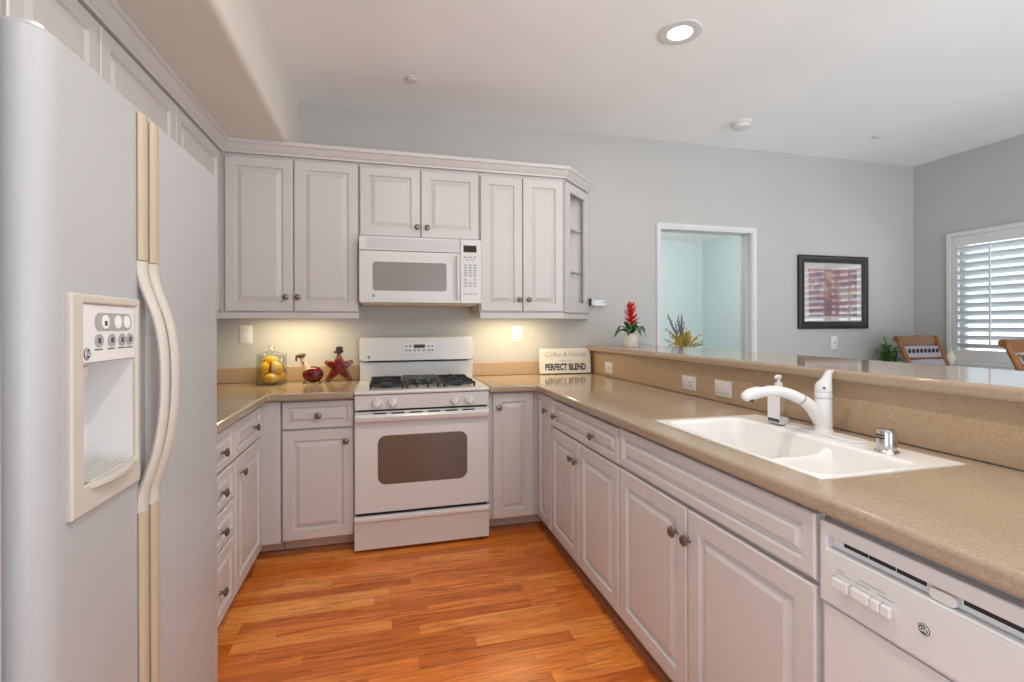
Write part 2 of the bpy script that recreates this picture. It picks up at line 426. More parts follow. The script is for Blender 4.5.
def emblem(parent, pos, face, r):
    a, b, c = (Vector(v) for v in FACE[face]); p = Vector(pos)
    e = MB().lathe([(r, 0), (r, r*0.06), (r*0.94, r*0.12)], p, c, 24).build('emblem', 'dgrey', parent)
    rg = MB()
    pr = [(r*0.80, r*0.12), (r*0.80, r*0.2), (r*0.88, r*0.2), (r*0.88, r*0.12), (r*0.80, r*0.12)]
    q = Vector((0, 0, 1)).rotation_difference(c)
    rg.rings([[p + q @ Vector((x*math.cos(2*PI*i/24), x*math.sin(2*PI*i/24), h)) for i in range(24)] for x, h in pr], False, False)
    rg.build('emblem_ring', 'label', e)
    text('monogram', 'GE', r*1.05, p + c*(r*0.12), face, 'label', e, r*0.06, 0.15)
    return e

# ------------------------------------------------------------------ the room
WY, LX, RX, CZ = 3.46, -1.235, 4.83, 2.76
XY = lambda a, b, h: (a, b, h)
XZ = lambda a, b, h: (a, h, b)
YZ = lambda a, b, h: (h, a, b)
bx(-1.6, 1.68, -0.6, WY + 0.05, -0.08, 0.0).build('floor', 'floor', kind='structure')
MB().cells([-1.6, 1.68, 6.2], [-2.7, -0.6, WY + 0.05, 8.6], lambda x, y: x > 1.68 or y < -0.6 or y > WY + 0.05, -0.08, 0.0, XY).build('floor_bounce', 'bouncefloor', kind='structure')  # unseen floor beyond the kitchen, kept pale to bounce light onto the ceiling
bx(-1.4, 5.0, -2.6, WY + 0.12, CZ, CZ + 0.1).build('ceiling', 'ceiling', kind='structure')
MB().cells([-1.4, 2.140, 3.020, 5.0], [0, 2.062, CZ], lambda x, z: not (2.140 < x < 3.020 and z < 2.062), WY, WY + 0.12, XZ).build('wall_back', 'wall', kind='structure')
MB().cells([-2.6, -2.3, 0.0, WY], [0, 0.05, 2.1, CZ], lambda y, z: not (-2.3 < y < 0.0 and 0.05 < z < 2.1), LX - 0.15, LX, YZ).build('wall_left', 'wall', kind='structure')  # unseen opening added here so daylight reaches the peninsula fronts
WN = (1.93, 3.135, 0.955, 2.035)   # window opening y0 y1 z0 z1
MB().cells([-2.6, -2.15, -0.3, WN[0], WN[1], WY], [0, 0.03, WN[2], WN[3], 2.38, CZ], lambda y, z: not ((WN[0] < y < WN[1] and WN[2] < z < WN[3]) or (-2.15 < y < -0.3 and 0.03 < z < 2.38)), RX, RX + 0.16, YZ).build('wall_right', 'wall', kind='structure')  # the opening out of view is added to let in more daylight
# wall behind the viewer; its wide opening is added to let daylight in
MB().cells([-1.4, 0.6, 4.75, 5.0], [0, 2.1, CZ], lambda x, z: not (0.6 < x < 4.75 and z < 2.1), -2.6, -2.45, XZ).build('wall_front', 'wall', kind='structure')
# side room beyond the doorway
bx(0.6, 4.5, 6.0, 6.1, 0, 2.45).build('wall_hall', 'hall', kind='structure')
bx(4.39, 4.5, WY + 0.12, 6.0, 0, 2.45).build('wall_hall_right', 'hall', kind='structure')
bx(0.5, 0.6, WY + 0.12, 6.1, 0, 2.45).build('wall_hall_left', 'hall', kind='structure')
bx(0.5, 4.5, WY + 0.12, 6.1, 2.45, 2.55).build('ceiling_hall', 'ceiling', kind='structure')
bx(LX, -0.537, 0.79, 0.866, 0, 2.3615).build('wall_fridge', 'wall', kind='structure')
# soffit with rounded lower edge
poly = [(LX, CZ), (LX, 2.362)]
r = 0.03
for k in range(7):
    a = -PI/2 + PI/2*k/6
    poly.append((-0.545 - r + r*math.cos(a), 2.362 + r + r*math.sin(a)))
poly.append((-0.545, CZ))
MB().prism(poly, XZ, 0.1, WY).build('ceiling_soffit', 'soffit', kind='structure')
# door casing
def casing():
    b = MB()
    x0, x1, zt = 2.140, 3.020, 2.062
    prof = [(0.0, 0.0), (0.0, 0.010), (0.006, 0.014), (0.030, 0.016), (0.038, 0.009), (0.038, 0.0)]
    def sweep(path, nrm):
        b.rings([[Vector(p) + Vector((n[0]*o, -d, n[1]*o)) for o, d in prof] for p, n in zip(path, nrm)])
    yb = WY - 0.0005
    sweep([(x0, yb, 0.0), (x0, yb, zt), (x1, yb, zt), (x1, yb, 0.0)], [(-1, 0), (-1, 1), (1, 1), (1, 0)])
    # jamb lining
    b.box(x0, x0+0.006, WY-0.004, WY+0.1235, 0, zt-0.012); b.box(x1-0.012, x1, WY-0.004, WY+0.1235, 0, zt-0.012); b.box(x0, x1, WY-0.004, WY+0.1235, zt-0.012, zt)
    b.box(x1-0.024, x1-0.012, WY+0.05, WY+0.09, 0, zt-0.024)
    return b
casing().build('trim_1', 'trimw', kind='structure')
bx(3.06, 4.825, WY - 0.014, WY - 0.0005, 0, 0.09).build('baseboard_back', 'trimw', kind='structure', bev=0.004)
bx(RX - 0.014, RX - 0.0005, -0.29, WY - 0.015, 0, 0.09).build('baseboard_right', 'trimw', kind='structure', bev=0.004)

# window with plantation shutters
w1 = thing('window_1', None, None, (RX, (WN[0]+WN[1])/2, WN[2])); w1['kind'] = 'structure'
y0, y1, z0, z1 = WN
MB().cells([y0-0.035, y0+0.002, y1-0.002, y1+0.035], [z0-0.03, z0+0.002, z1-0.002, z1+0.035], lambda y, z: not (y0 < y < y1 and z0 < z < z1), RX-0.03, RX-0.001, YZ).build('window_casing', 'trimw', w1, bev=0.005)
bx(RX-0.075, RX-0.002, y0-0.05, y1+0.05, z0-0.058, z0-0.031).build('window_sill', 'trimw', w1, bev=0.006)
MB().cells([y0, y0+0.03, 2.517, 2.547, y1-0.03, y1], [z0, z0+0.03, z1-0.03, z1], lambda y, z: y < y0+0.03 or y > y1-0.03 or z < z0+0.03 or z > z1-0.03 or 2.517 < y < 2.547, RX+0.10, RX+0.14, YZ).build('window_frame', 'trimw', w1, bev=0.003)
bx(RX+0.117, RX+0.122, y0+0.025, y1-0.025, z0+0.025, z1-0.025).build('window_pane', 'glass', w1)
for pi_, (a, b_) in enumerate(((2.535, 3.130), (1.935, 2.530))):
    st = 0.045
    fr = MB().cells([a, a+st, b_-st, b_], [z0+0.005, z0+0.10, z1-0.085, z1-0.005], lambda y, z: not (a+st < y < b_-st and z0+0.10 < z < z1-0.085), RX-0.02, RX+0.008, YZ).build('shutter_frame', 'trimw', w1, bev=0.003)
    zz0, zz1 = z0+0.10, z1-0.085
    nl = 13; sp_ = (zz1-zz0)/nl
    for k in range(nl):
        zc = zz0 + sp_*(k+0.5); L = MB()
        al = math.radians(-28); ring = []
        for t in range(10):
            q = 2*PI*t/10; px_, pz_ = 0.046*math.cos(q), 0.0055*math.sin(q)
            ring.append((px_*math.cos(al) - pz_*math.sin(al), px_*math.sin(al) + pz_*math.cos(al)))
        L.prism(ring, lambda p, q, h: (RX-0.006+p, h, zc+q), a+st+0.002, b_-st-0.002)
        L.build('louver', 'trimw', fr)
    yc = (a+b_)/2
    bx(RX-0.062, RX-0.050, yc-0.006, yc+0.006, zz0+0.035, zz1-0.01).build('tilt_rod', 'trimw', fr, bev=0.002)

# bar half wall, toe strips
bx(1.556, 1.68, 0.2, WY-0.001, 0, 1.082).build('wall_bar', 'wall', kind='structure')
def quarter(path_fn, h0, h1):
    pr = [(0, 0)] + [(0.022*math.cos(a), 0.022*math.sin(a)) for a in (0, PI/8, PI/4, 3*PI/8, PI/2)]
    return MB().prism(pr, path_fn, h0, h1)
quarter(lambda a, b, h: (-0.706 + a, h, b), 1.70, 2.945).build('baseboard_left_kick', 'shoe', kind='structure')
MB().prism([(0, 0), (0.022, 0), (0.0203, 0.0084), (0.0155, 0.0155), (0.0084, 0.0203), (0, 0.022)], lambda a, b, h: (h, 2.967-a, b), -0.70, -0.165).build('baseboard_range_kick', 'shoe', kind='structure')
MB().prism([(0, 0), (0.022, 0), (0.0203, 0.0084), (0.0155, 0.0155), (0.0084, 0.0203), (0, 0.022)], lambda a, b, h: (h, 2.967-a, b), 0.61, 0.95).build('baseboard_corner_kick', 'shoe', kind='structure')
quarter(lambda a, b, h: (0.975 - a, h, b), 0.86, 2.967).build('baseboard_bar_kick', 'shoe', kind='structure')

# ------------------------------------------------------------------ cabinets
KNOB = [(0.008, 0.0), (0.007, 0.003), (0.0055, 0.007), (0.006, 0.013), (0.0135, 0.017), (0.0175, 0.021), (0.0170, 0.025), (0.0125, 0.029), (0.005, 0.031)]
def knob(parent, x, z, y=-0.02):
    """local frame, sticking out to -Y"""
    MB().lathe(KNOB, (x, y, z), (0, -1, 0), 20).build('knob', 'pewter', parent, local=True, label='round antique pewter knob')
def cabinet(name, label, cat, origin, rot, w, depth, z0, z1, fronts, toe=0.04, body=None, rail=None, wall=False, group=None):
    t = thing(name, label, cat, (origin[0], origin[1], 0 if toe else z0), rot, group)
    off = 0 if toe else z0
    bz0 = (0.10 if toe else z0) - off
    (body or MB().box(0, w, 0, depth, bz0, z1-off)).build('cabinet_body', 'cab', t, local=True, bev=0.0015)
    if toe:
        bx(0.001, w-0.001, toe, toe+0.015, 0, 0.099).build('toe_kick', 'toe', t, local=True)
    if rail is not None:
        bx(rail[0], rail[1], -0.014, 0.006, rail[2]-off, rail[3]-off).build('light_rail', 'cab', t, local=True, bev=0.004)
    for kind, x0, x1, a, b, fr, knobs in fronts:
        d = MB().panel(x0, x1, a-off, b-off, 0.02, fr, -0.0012, 0.024 if kind == 'door' else 0.015).build(kind, 'cab', t, local=True, smooth=12)
        for kx, kz in knobs: knob(d, kx, kz-off, -0.0208)
    return t
DF, WF = 0.055, 0.030
# --- left run, facing +X: local x = +Y ; frame front at X = -0.65
ox = 1.72
cabinet('drawer_base_cabinet', 'white base cabinet with a stack of four drawers beside the refrigerator', 'cabinet', (-0.65, ox), PI/2, 0.622, 0.58, 0, 0.872,
        [('drawer', 0.012, 0.612, 0.702, 0.858, WF, [(2.160-ox, 0.775)]), ('drawer', 0.012, 0.612, 0.548, 0.692, WF, [(2.155-ox, 0.617)]),
         ('drawer', 0.012, 0.612, 0.393, 0.538, WF, [(2.150-ox, 0.463)]), ('drawer', 0.012, 0.612, 0.105, 0.383, DF*0.8, [(2.135-ox, 0.232)])])
ox2 = 2.344
cabinet('base_cabinet', 'white base cabinet with one narrow drawer over a door, next to the drawer stack', 'cabinet', (-0.65, ox2), PI/2, 0.476, 0.58, 0, 0.872,
        [('drawer', 0.008, 0.466, 0.702, 0.858, WF, [(2.655-ox2, 0.775)]), ('door', 0.008, 0.466, 0.105, 0.692, DF, [(2.425-ox2, 0.622)])])
# corner filler
cf = thing('corner_filler_cabinet', 'plain white blind corner base cabinet without door or knob under the lemon jar', 'cabinet', (-0.90, 3.15, 0))
MB().cells([LX+0.005, -0.6515, -0.547], [2.822, 2.891, WY-0.005], lambda x, y: x < -0.6515 or y > 2.891, 0.10, 0.872, XY).build('cabinet_body', 'cab', cf, bev=0.0015)
bx(-0.6505, -0.549, 2.871, 2.8895, 0.095, 0.866).build('filler_panel', 'cab', cf, bev=0.002)
bx(-0.70, -0.549, 2.968, 2.982, 0, 0.0985).build('toe_kick', 'toe', cf)
# --- back run, facing -Y : frame front at Y = 2.89
cabinet('base_cabinet', 'white base cabinet with a drawer over a door between corner and range', 'cabinet', (-0.546, 2.892), 0, 0.380, 0.56, 0, 0.872,
        [('drawer', 0.005, 0.376, 0.712, 0.862, WF, [(0.190, 0.783)]), ('door', 0.005, 0.376, 0.102, 0.702, DF, [(0.336, 0.635)])], toe=0.076)
# --- corner cabinet (bi-fold) right of the range
cb_ = thing('corner_base_cabinet', 'white corner base cabinet with two tall doors meeting at the inside corner', 'cabinet', (1.1, 3.15, 0))
MB().cells([0.608, 0.9355, 1.53], [2.627, 2.892, WY-0.005], lambda x, y: x > 0.9355 or y > 2.892, 0.10, 0.872, XY).build('cabinet_body', 'cab', cb_, bev=0.0015)
d = MB().panel(0.634, 0.893, 0.102, 0.866, 0.02, DF, 2.8908).build('door', 'cab', cb_, smooth=12)
MB().lathe(KNOB, (0.668, 2.8712, 0.780), (0, -1, 0), 20).build('knob', 'pewter', d, label='round antique pewter knob')
dd = MB().panel(-2.866, -2.634, 0.102, 0.866, 0.02, 0.048, 0.9343)
bmesh.ops.transform(dd.bm, matrix=Matrix.Rotation(-PI/2, 4, 'Z'), verts=dd.bm.verts)
d = dd.build('door', 'cab', cb_, smooth=12)
MB().lathe(KNOB, (0.9147, 2.685, 0.780), (-1, 0, 0), 20).build('knob', 'pewter', d, label='round antique pewter knob')
MB().box(0.611, 0.985, 2.968, 2.982, 0, 0.0985).box(0.976, 0.990, 2.63, 2.968, 0, 0.0985).build('toe_kick', 'toe', cb_)
# --- peninsula, facing -X : local x = -Y ; frame front at X = 0.936
oy = 2.625
cabinet('base_cabinet', 'white base cabinet with one wide two-knob drawer over a pair of doors', 'cabinet', (0.936, oy), -PI/2, 0.833, 0.58, 0, 0.872,
        [('drawer', 0.006, 0.829, 0.712, 0.858, WF, [(oy-2.530, 0.775), (oy-2.030, 0.775)]), ('door', 0.006, 0.411, 0.102, 0.700, DF, [(oy-2.285, 0.608)]), ('door', 0.417, 0.829, 0.102, 0.700, DF, [(oy-2.222, 0.608)])])
oy = 1.790
sb = cabinet('sink_base_cabinet', 'white sink base cabinet with a plain false drawer front over two doors', 'cabinet', (0.936, oy), -PI/2, 0.933, 0.58, 0, 0.872,
        [('drawer_front', 0.006, 0.926, 0.716, 0.862, WF, []), ('door', 0.006, 0.454, 0.102, 0.702, DF, [(oy-1.385, 0.610)]), ('door', 0.460, 0.926, 0.102, 0.702, DF, [(oy-1.318, 0.610)])],
        body=MB().cells([0, 0.10, 0.90, 0.933], [0, 0.03, 0.57, 0.58], lambda x, y: not (0.10 < x < 0.90 and 0.03 < y < 0.57), 0.10, 0.872, XY))
# --- wall cabinets, back run: frame front at Y = 3.16
UD = 0.295
x0 = -0.924
cabinet('wall_cabinet', 'tall white two-door wall cabinet in the corner, left of the microwave', 'cabinet', (x0, 3.16), 0, 0.771, UD, 1.355, 2.345,
        [('door', 0.029, 0.396, 1.365, 2.272, DF, [(0.357, 1.450)]), ('door', 0.402, 0.767, 1.365, 2.272, DF, [(0.424, 1.450)])], toe=0, rail=(0.0, 0.771, 1.322, 1.360))
x0 = -0.151
cabinet('wall_cabinet', 'short white two-door wall cabinet mounted above the microwave', 'cabinet', (x0, 3.16), 0, 0.757, UD, 1.83, 2.345,
        [('door', 0.006, 0.374, 1.839, 2.270, DF, [(0.354, 1.902)]), ('door', 0.380, 0.752, 1.839, 2.270, DF, [(0.417, 1.902)])], toe=0)
x0 = 0.608
cabinet('wall_cabinet', 'tall white two-door wall cabinet right of the microwave, next to open shelves', 'cabinet', (x0, 3.16), 0, 0.592, UD, 1.355, 2.345,
        [('door', 0.007, 0.291, 1.372, 2.268, DF, [(0.268, 1.450)]), ('door', 0.297, 0.584, 1.372, 2.268, DF, [(0.334, 1.450)])], toe=0, rail=(0.0, 0.595, 1.322, 1.362))
# angled end cabinet with open shelves
ec = thing('corner_shelf_cabinet', 'white angled end cabinet with open shelves at the end of the wall cabinets', 'cabinet', (1.30, 3.38, 1.325))
A, B = Vector((1.202, 3.16)), Vector((1.500, 3.456))   # front edge runs A->B
dv = (B-A).normalized(); nv = Vector((dv.y, -dv.x))
tri = [(1.202, 3.162), (1.498, 3.456), (1.202, 3.456)]
pb = MB()
for za, zb in ((1.355, 1.373), (2.285, 2.345)): pb.prism(tri, XY, za, zb)
pb.box(1.201, 1.216, 3.162, 3.456, 1.373, 2.285).box(1.216, 1.49, 3.444, 3.456, 1.373, 2.285)
pb.build('cabinet_body', 'cab', ec, bev=0.001)
for zs in (1.665, 1.975): MB().prism([(1.217, 3.19), (1.462, 3.443), (1.217, 3.443)], XY, zs, zs+0.018).build('shelf', 'cab', ec, bev=0.001)
LEN = (B-A).length
ff = MB().cells([0.0, 0.075, LEN-0.075, LEN], [1.366, 1.44, 2.215, 2.275], lambda s_, z: not (0.075 < s_ < LEN-0.075 and 1.44 < z < 2.215), 0.001, 0.02, lambda s_, z, h: (A.x + dv.x*s_ + nv.x*h, A.y + dv.y*s_ + nv.y*h - 0.0, z))
ff.build('door_frame', 'cab', ec, bev=0.003)
MB().prism([(0.0, -0.005), (0.0, 0.018), (LEN+0.003, 0.018), (LEN+0.003, -0.005)], lambda s_, h, z: (A.x + dv.x*s_ + nv.x*h, A.y + dv.y*s_ + nv.y*h, z), 1.322, 1.356).build('light_rail', 'cab', ec, bev=0.004)
# --- wall cabinets, left run facing +X: frame front at X = -0.925
oy = 0.870
cabinet('wall_cabinet', 'white two-door wall cabinet above the refrigerator', 'cabinet', (-0.926, oy), PI/2, 1.023, 0.30, 1.80, 2.345,
        [('door', 0.004, 0.598, 1.81, 2.280, DF, [(0.56, 1.87)]), ('door', 0.618, 1.019, 1.81, 2.280, DF, [(0.66, 1.87)])], toe=0)
oy = 1.895
cabinet('wall_cabinet', 'white two-door wall cabinet on the side wall behind the refrigerator handles', 'cabinet', (-0.926, oy), PI/2, 1.258, 0.30, 1.355, 2.345,
        [('door', 0.004, 0.601, 1.365, 2.280, DF, [(0.56, 1.45)]), ('door', 0.607, 1.203, 1.365, 2.280, DF, [(0.65, 1.45)])], toe=0, rail=(0.0, 1.249, 1.322, 1.354))
# crown along all of them
def crown():
    prof = [(-0.02, 2.290), (0.006, 2.290), (0.008, 2.300), (0.016, 2.306), (0.024, 2.320), (0.036, 2.336), (0.046, 2.340), (0.048, 2.3605), (-0.02, 2.3605)]
    P = [Vector((-0.905, 0.868)), Vector((-0.905, 3.139)), Vector((1.206, 3.139)), Vector((1.5115, 3.4445)), ]
    rings = []
    for i, p in enumerate(P):
        d0 = (P[i]-P[i-1]).normalized() if i else (P[1]-P[0]).normalized()
        d1 = (P[i+1]-P[i]).normalized() if i < len(P)-1 else d0
        n0, n1 = Vector((d0.y, -d0.x)), Vector((d1.y, -d1.x))
        b = (n0+n1); b = b / b.dot(n0)
        rings.append([(p.x + b.x*o, min(p.y + b.y*o, WY-0.001), z) for o, z in prof])
    return MB().rings(rings)
crown().build('trim_2', 'cab', kind='structure', smooth=25)

# ------------------------------------------------------------------ counters
cl = MB().cells([LX+0.001, -0.602, -0.164], [1.70, 2.826, WY-0.001], lambda x, y: x < -0.602 or y > 2.826, 0.8735, 0.914, XY)
cl.build('countertop', 'counter', bev=0.013, seg=4, label='L-shaped speckled tan countertop under the lemon jar and figurines', cat='countertop')
cr = MB().cells([0.606, 0.898, 0.998, 1.470, 1.5345], [0.2, 0.923, 1.660, 2.826, WY-0.001],
                lambda x, y: (x > 0.898 or y > 2.826) and not (0.998 < x < 1.470 and 0.923 < y < 1.660), 0.8735, 0.914, XY)
cr.build('countertop', 'counter', bev=0.013, seg=4, label='long speckled tan countertop holding the white sink', cat='countertop')
MB().cells([LX+0.001, LX+0.02, -0.164], [1.70, WY-0.02, WY-0.001], lambda x, y: x < LX+0.02 or y > WY-0.02, 0.9145, 1.012, XY).build('backsplash', 'splash', bev=0.004, label='low tan backsplash strip behind the lemon jar', cat='backsplash')
bx(0.606, 1.534, WY-0.02, WY-0.001, 0.9145, 1.012).build('backsplash', 'splash', bev=0.004, label='low tan backsplash strip behind the wooden sign', cat='backsplash')
bx(1.536, 1.5555, 0.2, WY-0.001, 0.9145, 1.0835).build('backsplash', 'splash', label='tall tan backsplash under the raised bar with outlets on it', cat='backsplash')
bx(1.488, 2.03, 0.2, WY-0.001, 1.084, 1.124).build('bar_top', 'bartop', bev=0.014, seg=4, label='raised speckled tan bar top holding the red bromeliad', cat='countertop')

# ------------------------------------------------------------------ sink
sk = thing('kitchen_sink', 'white double-bowl kitchen sink set into the tan counter', 'sink', (1.228, 1.278, 0.70))
sx0, sx1, sy0, sy1 = 1.000, 1.468, 0.925, 1.658
Bw = [(1.022, 1.355, 0.945, 1.632)]
def bowl_rings(b, x0, x1, y0, y1, ztop, zbot):
    def rr(x0, x1, y0, y1, r, z):
        out = []
        for cx, cy, a0 in ((x1-r, y1-r, 0), (x0+r, y1-r, PI/2), (x0+r, y0+r, PI), (x1-r, y0+r, 3*PI/2)):
            for k in range(6): out.append((cx + r*math.cos(a0+PI/2*k/5), cy + r*math.sin(a0+PI/2*k/5), z))
        return out
    L = [(0, 0.045, ztop), (0.005, 0.045, ztop-0.003), (0.010, 0.045, ztop-0.012), (0.018, 0.05, zbot+0.05), (0.026, 0.05, zbot+0.018), (0.045, 0.05, zbot+0.004), (0.07, 0.04, zbot)]
    b.rings([rr(x0+i, x1-i, y0+i, y1-i, r, z) for i, r, z in L], cap0=False)
    return rr(x0, x1, y0, y1, 0.045, ztop)
# deck: outer rectangle with two rounded holes, filled by a triangulation
sb_ = MB(); zt = 0.9125
outer = [(sx0, sy0), (sx1, sy0), (sx1, sy1), (sx0, sy1)]
ov = [sb_.bm.verts.new((x, y, zt)) for x, y in outer]
edges = [sb_.bm.edges.new((ov[i], ov[(i+1) % 4])) for i in range(4)]
for q in Bw:
    loop = bowl_rings(MB(), *q, zt, 0.74)
    hv = [sb_.bm.verts.new(p) for p in loop]
    edges += [sb_.bm.edges.new((hv[i], hv[(i+1) % len(hv)])) for i in range(len(hv))]
bmesh.ops.triangle_fill(sb_.bm, use_beauty=True, use_dissolve=False, edges=edges)
for i in range(4):
    a, b = outer[i], outer[(i+1) % 4]
    f = [sb_.bm.verts.new((a[0], a[1], zt)), sb_.bm.verts.new((b[0], b[1], zt)), sb_.bm.verts.new((b[0], b[1], 0.88)), sb_.bm.verts.new((a[0], a[1], 0.88))]
    sb_.bm.faces.new(f)
bmesh.ops.remove_doubles(sb_.bm, verts=sb_.bm.verts, dist=1e-5)
sb_.build('rim', 'porcelain', sk)
for q in Bw:
    b = MB(); bowl_rings(b, *q, zt, 0.74); bo = b.build('bowl', 'porcelain', sk)
    dvr = MB(); pr_ = []
    for a, z_ in ((-0.045, 0.7405), (-0.026, 0.765), (-0.018, 0.80), (-0.014, 0.862), (-0.010, 0.870), (0, 0.873), (0.010, 0.870), (0.014, 0.862), (0.018, 0.80), (0.026, 0.765), (0.045, 0.7405)): pr_.append((a, z_))
    dvr.rings([[(x, 1.222 + a*k, z_ + dz) for a, z_ in pr_] for x, k, dz in ((1.036, 1.5, 0.018), (1.060, 1.05, 0.003), (1.10, 1, 0), (1.28, 1, 0), (1.318, 1.05, 0.003), (1.342, 1.5, 0.018))])
    dvr.build('divider', 'porcelain', bo)
    for cx, cy in ((1.19, 1.085), (1.19, 1.43)):
        MB().lathe([(0.042, 0.0), (0.042, 0.003), (0.034, 0.004), (0.028, 0.001)], (cx, cy, 0.7405), seg=24).build('drain', 'steel', bo)
# faucet
fc = thing('faucet', 'white single-handle pull-out faucet standing behind the sink', 'faucet', (1.425, 1.31, 0.913))
def rr2(cx, cy, hx, hy, r, n=6):
    out = []
    for sx, sy, a0 in ((1, 1, 0), (-1, 1, PI/2), (-1, -1, PI), (1, -1, 3*PI/2)):
        for k in range(n): out.append((cx + sx*(hx-r) + r*math.cos(a0+PI/2*k/(n-1)), cy + sy*(hy-r) + r*math.sin(a0+PI/2*k/(n-1))))
    return out
pl = MB(); pp = rr2(1.418, 1.305, 0.03, 0.148, 0.0295); pq = rr2(1.418, 1.305, 0.026, 0.144, 0.0255)
pl.rings([[(x, y, 0.913) for x, y in pp], [(x, y, 0.918) for x, y in pp], [(x, y, 0.921) for x, y in pq]])
pl.build('base_plate', 'plastic', fc)
MB().lathe([(0.029, 0), (0.029, 0.004), (0.0262, 0.007), (0.0255, 0.105), (0.025, 0.110)], (1.425, 1.31, 0.921)).build('body', 'plastic', fc)
MB().lathe([(0.0240, 0), (0.0240, 0.002)], (1.425, 1.31, 1.0312)).build('collar_ring', 'grey', fc)
MB().lathe([(0.0252, 0), (0.0258, 0.003), (0.0258, 0.016), (0.0248, 0.018)], (1.425, 1.31, 1.0334)).build('collar', 'plastic', fc)
hd = MB()
hr = []
for z, r_, dx, dy in ((1.0525, 0.0252, 0, 0), (1.060, 0.0258, 0, 0), (1.074, 0.0252, 0.001, 0), (1.084, 0.022, 0.004, -0.003), (1.094, 0.017, 0.010, -0.008), (1.104, 0.0135, 0.014, -0.012), (1.116, 0.012, 0.018, -0.016), (1.124, 0.011, 0.022, -0.022), (1.127, 0.008, 0.026, -0.028), (1.128, 0.003, 0.028, -0.03)):
    hr.append([(1.425+dx*0.4+r_*math.cos(2*PI*i/20), 1.31+dy*0.8+r_*math.sin(2*PI*i/20), z) for i in range(20)])
hd.rings(hr); hnd = hd.build('handle', 'plastic', fc)
MB().cyl((1.4085, 1.2915, 1.068), (1.4055, 1.2885, 1.068), 0.004).build('set_screw_cap', 'dgrey', hnd)
MB().tube([(1.415, 1.312, 0.955), (1.385, 1.318, 1.000), (1.345, 1.326, 1.030), (1.29, 1.338, 1.052), (1.24, 1.348, 1.057), (1.205, 1.355, 1.053), (1.178, 1.360, 1.046), (1.160, 1.364, 1.037), (1.153, 1.366, 1.031)],
          [0.023, 0.021, 0.0185, 0.0175, 0.018, 0.0195, 0.0205, 0.017, 0.007], 16, 5).build('spout', 'plastic', fc)
MB().tube([(1.352, 1.3245, 1.0255), (1.347, 1.3256, 1.0290)], 0.0195, 16).build('hose_seam', 'grey', fc)
MB().cyl((1.176, 1.361, 1.034), (1.172, 1.362, 1.023), 0.0155, 0.0145).build('spray_head', 'dgrey', fc)
MB().ell((1.222, 1.352, 1.0735), 0.020, 0.008, 0.003).build('spray_button', 'dgrey', fc)
# soap bottle
sp = thing('soap_bottle', 'clear pump bottle with white label standing behind the faucet', 'bottle', (1.40, 1.475, 0.913))
bo = MB(); bo.rings([[(x, y, z) for x, y in rr2(1.40, 1.475, hx, hy, rr_)] for z, hx, hy, rr_ in ((0.9132, 0.020, 0.034, 0.012), (0.917, 0.022, 0.036, 0.014), (1.02, 0.022, 0.036, 0.014), (1.035, 0.018, 0.028, 0.012), (1.042, 0.012, 0.012, 0.0115), (1.05, 0.012, 0.012, 0.0115))])
bo.build('bottle', 'clearplastic', sp)
bo = MB(); bo.rings([[(x, y, z) for x, y in rr2(1.40, 1.475, 0.019, 0.032, 0.011)] for z in (0.917, 0.94)]); bo.build('soap', 'label', sp)
lb = bx(1.3765, 1.3775, 1.445, 1.502, 0.921, 1.016).build('label_sticker', 'label', sp)
bx(1.3757, 1.3764, 1.447, 1.50, 0.924, 0.936).build('label_band', 'dgrey', lb)
MB().lathe([(0.0135, 0), (0.0135, 0.014), (0.006, 0.016), (0.0055, 0.028), (0.009, 0.030), (0.0105, 0.040), (0.007, 0.043)], (1.40, 1.475, 1.0505), seg=18).tube([(1.40, 1.475, 1.087), (1.386, 1.470, 1.087), (1.378, 1.467, 1.083)], [0.006, 0.005, 0.004], 10).build('pump', 'plastic', sp)
# air gap
ag = thing('sink_air_gap', 'short chrome cylinder cap on the sink deck near the faucet', 'air gap', (1.395, 1.06, 0.913))
MB().lathe([(0.030, 0), (0.028, 0.004), (0.0242, 0.008), (0.0238, 0.056), (0.021, 0.063), (0.015, 0.066), (0.004, 0.067)], (1.395, 1.075, 0.9128)).build('cap', 'chrome', ag)
for zz in (0.952, 0.960): bx(1.3702, 1.3732, 1.063, 1.087, zz, zz+0.0035).build('vent_slot', 'gap', ag)

